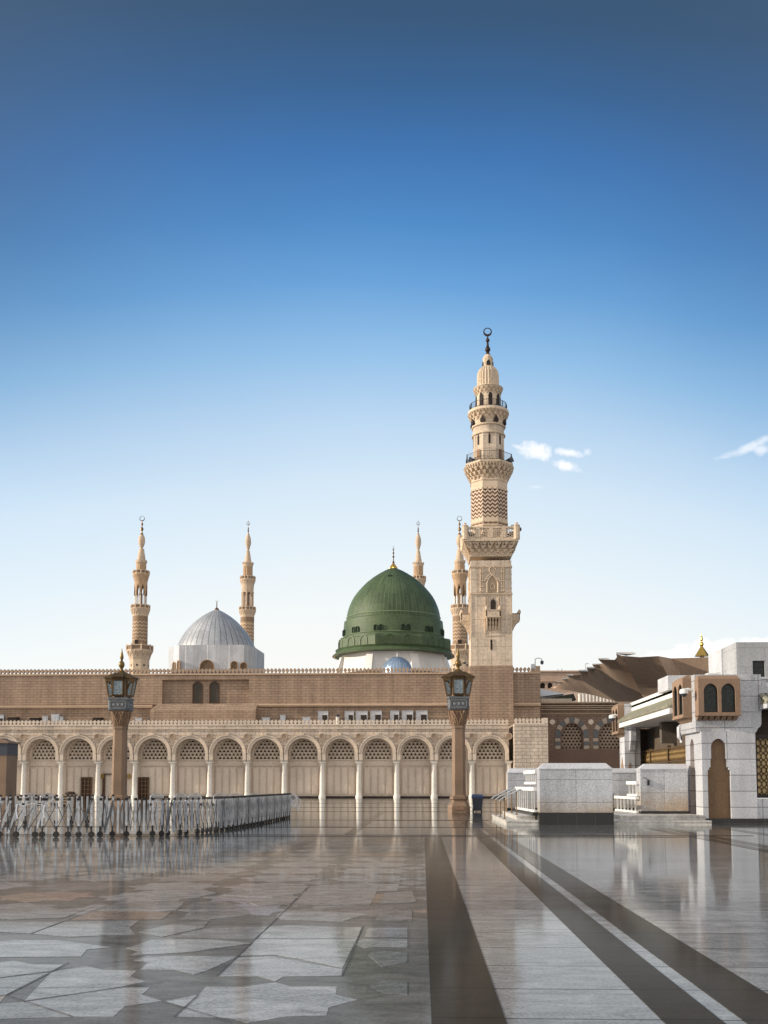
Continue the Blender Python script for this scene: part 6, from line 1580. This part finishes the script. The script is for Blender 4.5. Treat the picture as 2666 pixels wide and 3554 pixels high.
m = MB(); m.box(10.15, 10.4, 39.8, YP + .4, 4.2, 5.35); m.box(10.15, 17, 39.8, YP + .4, 5.1, 5.2); m.build('parapet', WHITE, rb)
m = MB(); m.box(9.92, 11.6, 41.6, 43.4, 5.2, Z(2344, 41.6, 2330)); m.build('roof_box', MARBB, rb)
m = MB(); m.box(X(2458, 38, 2340), X(2482, 38, 2340), 38, 38.5, zU, zU + .09); m.box(X(2484, 38, 2340), X(2502, 38, 2340), 38, 38.5, zU, zU + .12); m.build('roof_caps', WHITE, rb)
# lattice wall inside the shelter, its gold darkened to stand in for shade
m = MB(); m.box(11.15, 11.25, 40.02, YP + 1.39, 0, 4.13); m.box(10.56, 12.3, YP + 1.4, YP + 1.5, 0, 4.13); m.build('inner_wall', stone('inner_brown', (.10, .075, .055), .7, .4), rb)
xg = 10.85; m = MB()
for i in range(4):
    y = 42.0 + i * 3.5; m.box(xg - .08, xg + .06, y, y + .13, 0, 3.1)
for z in (1.0, 1.75, 2.35, 2.95): m.box(xg - .07, xg + .05, 40.02, YP + 1.3, z, z + .07)
scr = m.build('screen_frame', stone('screen_frame_gold', (.10, .06, .025), .5, .4, .3, 9, 1, 0, .1), rb)
BG = stone('baluster_gold', (.24, .155, .06), .45, .4, .3, 9, 1, 0, .2)
for z in (1.1, 1.85, 2.45):
    for j in range(4):
        m = MB(); m.box(xg - .01, xg + .01, 40.05 + j * 2.8, 42.8 + j * 2.8, z + .2, z + .215)
        for i in range(15):
            m.lathe([(.022, z), (.05, z + .1), (.02, z + .22), (.055, z + .32), (.018, z + .42), (.03, z + .47)], 6, 0, (xg, 40.15 + j * 2.8 + i * .185))
        m.build('baluster_row', BG, scr)
for ya, yb in ((39.83, 40.01), (45.4, 45.8)):
    m = MB(); m.box(10.5, 11.14, ya, yb, 3.2, 4.12); m.build('beam', stone('shelter_beam', (.12, .10, .08), .7, .4), rb)
m = MB(); m.prism(front(39.8 - .001), [(9.96, 3.0), (10.0, 3.05), (9.86, 3.2), (9.86, 3.6), (9.96, 3.7)], -.01, .3) ; m.build('side_moulding', MARBB, rb)
# white dome cameras on wall arms
def wallcam(px, py, Y, label, dx_=.35, s=1.0):
    p = at(px, py, Y); t = thing('security_camera', p, label, 'camera', 'security cameras')
    m = MB(); m.tube([p + Vector((dx_, 0, .1)), p + Vector((dx_ * .5, 0, .14)), p + Vector((0, 0, .12))], .05 * s, 8); m.build('arm', WHITE, t)
    m = MB(); m.lathe([(.13 * s, p.z - .02), (.14 * s, p.z + .06), (.12 * s, p.z + .13), (.05 * s, p.z + .17)], 14, 0, (p.x, p.y)); m.build('hood', WHITE, t, smooth=True)
    m = MB(); m.lathe([(.02, p.z - .12 * s), (.07 * s, p.z - .10 * s), (.11 * s, p.z - .03), (.12 * s, p.z - .021)], 14, 0, (p.x, p.y)); m.build('dome_housing', GREYP, t, smooth=True)
wallcam(2374, 2406, 37.5, 'white dome camera on an arm beside the tan bay window of the corner building', .32, 1.15)
wallcam(2126, 2492, 50.2, 'white dome camera beside the farther tan bay at the end of the shelter', .30, 1.3)

# ------------------------------------------------------------------ tan canopies behind
HC = CH + 453 * 122 / F
def rimp(x, y): return at(x, y, 122 * 453 / (2722 - y))       # a point of the rim, always at the rim's height
fcn = thing('fabric_canopy', (X(2437, 128, 2300), 128, 0), 'broad brown fabric canopy with a scalloped left edge rising behind the side wall', 'canopy')
tips = [(2139, 2269), (2077, 2289), (2056, 2308), (2036, 2319), (2009, 2329), (1966, 2345), (1950, 2358), (1933, 2368), (1921, 2377), (1911, 2386)]
notch = [(2134, 2290), (2091, 2304), (2062, 2321), (2041, 2331), (2022, 2342), (1976, 2354), (1957, 2363), (1942, 2371), (1928, 2380)]
rimc = [(2960, 2276), (2800, 2282), (2640, 2277), (2500, 2277), (2437, 2282), (2330, 2285), (2285, 2277), (2220, 2281), (2160, 2276)]
for t_, n_ in zip(tips, notch):
    rimc += [t_, ((t_[0] + n_[0]) / 2 + 5, (t_[1] + n_[1]) / 2 + 1), n_]
    nx = tips[tips.index(t_) + 1]; rimc.append(((n_[0] + nx[0]) / 2, (n_[1] * .35 + nx[1] * .65)))
rimc.append(tips[-1])
rim3 = [rimp(*p) for p in rimc]
# the hem that hangs low in the middle of the cloth
hem = [(1, (2960, 2560, 128)), (0, None)]
def hemp(f):                                                  # f runs 0 at the right end, 1 at the far tip
    K = [(2960, 2560, 126), (2700, 2530, 128), (2437, 2500, 131), (2250, 2462, 140), (2139, 2436, 148), (2060, 2413, 154), (1985, 2398, 158), (1913, 2388, 162)]
    q = f * (len(K) - 1); i = min(int(q), len(K) - 2); u = q - i
    p = [K[i][j] + (K[i + 1][j] - K[i][j]) * u for j in range(3)]
    return at(*p)
m = MB(); N = len(rim3); NR = 14
rimS = []
for i in range(N):
    a0_ = max(0, i - 5) if i > 8 else i; a1_ = min(N - 1, i + 5) if i > 8 else i; ww = rim3[a0_:a1_ + 1]; rimS.append(sum(ww, Vector()) / len(ww))
rimS[-1] = rim3[-1]; rimS[-2] = rim3[-2]
for j in range(NR + 1):
    v = j / NR
    for i, p in enumerate(rim3):
        f = (i / 8 * .42) if i <= 8 else .42 + (i - 8) / (N - 9) * .58
        h = hemp(f); p = p.lerp(rimS[i], min(1, v / .15)); q = p.lerp(h, v); q.z -= .5 * math.sin(PI * v) * (1 - f)
        m.v.append(q)
for j in range(NR):
    for i in range(N - 1): m.f.append([j * N + i, j * N + i + 1, (j + 1) * N + i + 1, (j + 1) * N + i]); m.mi.append(0)
m.build('cloth', CLOTH, fcn, smooth=True)
# pale upper edges that catch the light at every tip
for (t_, n_) in zip(tips, notch):
    L_ = 70 if t_[0] == 2139 else 42 if t_[0] > 2000 else 26
    a_, b_, c_ = rimp(*t_), rimp(t_[0] + L_, t_[1] + 1.0), rimp(t_[0] + L_ * .5, t_[1] + (7 if L_ > 40 else 5))
    m = MB(); up = Vector((0, 0, .16)); back_ = Vector((0, 1.2, .22))
    m.add([a_, b_, c_, a_ + up, b_ + up + back_, c_ + up * .5], [(0, 1, 2), (3, 4, 5), (0, 1, 4, 3), (1, 2, 5, 4), (2, 0, 3, 5)]); m.build('edge_flap', CLOTHW, fcn)
cm_ = Vector((X(2437, 131, 2300), 131, 0)); s_ = 131 / F; zt_ = lambda y: CH + (2722 - y) * s_
m = MB(); m.lathe([(.45, 0), (.42, 8), (.28, zt_(2278))], 10, 0, (cm_.x, cm_.y)); m.build('mast', CREAM2, fcn)
m = MB(); m.lathe([(26 * s_, zt_(2281)), (20 * s_, zt_(2272)), (11 * s_, zt_(2258)), (6 * s_, zt_(2250)), (4 * s_, zt_(2247)), (7 * s_, zt_(2241)), (7 * s_, zt_(2236)), (3 * s_, zt_(2231)), (3 * s_, zt_(2228)), (5 * s_, zt_(2223)), (4.5 * s_, zt_(2217)), (1.5 * s_, zt_(2209)), (.2 * s_, zt_(2202))], 8, PI / 8, (cm_.x, cm_.y))
m.build('gold_spire', GOLD, fcn)
# pale tents and low roofs under the canopies
YT = 121.0
tt = thing('white_tent', (X(1910, YT), YT, 0), 'white pointed tent roof behind the side wall, left of the fabric canopy', 'tent')
m = MB(); a, b, c_ = X(1800, YT, 2400), X(1960, YT, 2400), X(1860, YT, 2400)
m.add([(a, YT, Z(2425, YT, 1900)), (b, YT, Z(2408, YT, 1900)), (b, YT + 8, Z(2408, YT, 1900)), (a, YT + 8, Z(2425, YT, 1900)), (X(1862, YT, 2400), YT + 3, Z(2378, YT, 1900))], [(0, 1, 4), (1, 2, 4), (2, 3, 4), (3, 0, 4), (0, 3, 2, 1)]); m.build('roof', WHITE, tt)
m = MB()
for x in (a + .2, b - .2, X(1884, YT)): m.tube([(x, YT + .3, 0), (x, YT + .3, Z(2410, YT, 1900))], .08, 6)
m.build('poles', STEEL, tt)
m = MB(); m.box(X(1878, YT), X(1985, YT), YT - .6, YT - .3, 0, Z(2426, YT, 1950)); tag(m.build('cream_parapet', CREAM2, org=Vector((X(1930, YT), YT, 0))), 'low cream parapet showing above the striped window wall', 'parapet')
m = MB(); x0, x1 = X(1884, YT), X(2002, YT)
m.hexa([(x0, YT - .2, Z(2426, YT, 1950)), (x1, YT - .2, Z(2430, YT, 1950)), (x1, YT + 1.5, Z(2430, YT, 1950)), (x0, YT + 1.5, Z(2426, YT, 1950))], [(x0 + 1, YT - .2, Z(2421, YT, 1950)), (x1 - .3, YT - .2, Z(2408, YT, 1950)), (x1 - .3, YT + 1.5, Z(2408, YT, 1950)), (x0 + 1, YT + 1.5, Z(2421, YT, 1950))])
tag(m.build('dark_awning', stone('dark_awning', (.045, .05, .035), .8), org=Vector((x0, YT, 5))), 'dark green sloping awning beside the white tent', 'awning')
cb = thing('column_pavilion', (X(2040, 185), 185, 0), 'pale pink pavilion with columns seen beneath the brown fabric canopy', 'pavilion')
m = MB(); xa, xb = X(1950, 185, 2400), X(2200, 185, 2400); m.box(xa, xb, 186, 190, 0, Z(2402, 185, 2050)); m.build('wall', stone('pink_plaster', (.62, .48, .40)), cb)
m = MB()
for i in range(12):
    x = X(2012 + i * 12, 185, 2420); m.lathe([(.25, 0), (.25, Z(2408, 185, 2050))], 8, 0, (x, 185))
m.build('columns', COLM, cb)
# far building with arches
YQ2 = 235.0; fb_ = thing('distant_hall', (X(1950, YQ2), YQ2, 0), 'distant tan building with small round arches between the hall and the fabric canopy', 'building')
m = MB(); ff = front(YQ2); xs_ = [X(p, YQ2, 2400) for p in (1840, 1871, 1897, 1922.5, 1948, 1974, 2000, 2026)]
zt_, zbt = Z(2331, YQ2, 1900), Z(2389, YQ2, 1900)
for a, b in zip(xs_, xs_[1:]): arch_plate(m, ff, a, b, 0, Z(2366, YQ2, 1900), (a + b) / 2, 8.5 * YQ2 / F, Z(2378, YQ2, 1900), zbt, 0, .8, 10)
m.bx(ff, xs_[0], xs_[-1] + 12, 0, 12, Z(2366, YQ2, 1900) + .003, zt_); m.build('wall', stone('distant_tan', (.46, .33, .25), .8, .3, .2, 1.5), fb_)
m = MB(); m.bx(ff, xs_[0], xs_[-1], .8, 1.0, 0, Z(2366, YQ2, 1900)); m.build('arch_recess', DARK, fb_)
m = MB(); m.bx(ff, xs_[0], xs_[-1] + 12, -.4, 0, zt_ - .1, zt_ + .2); m.bx(ff, xs_[0], xs_[-1] + 12, -.3, 0, Z(2366, YQ2, 1900), Z(2363, YQ2, 1900)); m.build('cornice', stone('distant_trim', (.5, .36, .26)), fb_)
m = MB(); p = at(2039, 2325, YQ2); m.tube([(p.x, YQ2 + 3, zt_), (p.x, YQ2 + 3, Z(2299, YQ2, 2039)), (p.x + .7, YQ2 + 3, Z(2298, YQ2, 2039))], .14, 6)
tag(m.build('flood_pole', STEEL, org=Vector((p.x, YQ2 + 3, zt_))), 'thin pole on the distant roof left of the scalloped canopy edge', 'pole')
for px, lab in ((1943, 'small antenna cluster on the distant tan roof'), (1965, 'low dark plant box on the distant tan roof')):
    p = at(px, 2331, YQ2 + 4); m = MB()
    if px == 1943:
        for d in (-.4, 0, .5): m.tube([(p.x + d, p.y, zt_), (p.x + d, p.y, zt_ + .6 + abs(d))], .08, 4)
        m.box(p.x - .6, p.x + .7, p.y - .05, p.y + .05, zt_ + .5, zt_ + .6)
        tag(m.build('roof_antenna', GREYP, org=Vector((p.x, p.y, zt_))), lab, 'antenna')
    else:
        m.hexa([(p.x - 1, p.y, zt_), (p.x + 1.6, p.y, zt_), (p.x + 1.6, p.y + 1, zt_), (p.x - 1, p.y + 1, zt_)], [(p.x - .6, p.y, zt_ + .45), (p.x + .8, p.y, zt_ + .35), (p.x + .8, p.y + 1, zt_ + .35), (p.x - .6, p.y + 1, zt_ + .45)])
        tag(m.build('roof_plant_box', GREYP, org=Vector((p.x, p.y, zt_))), lab, 'roof box')
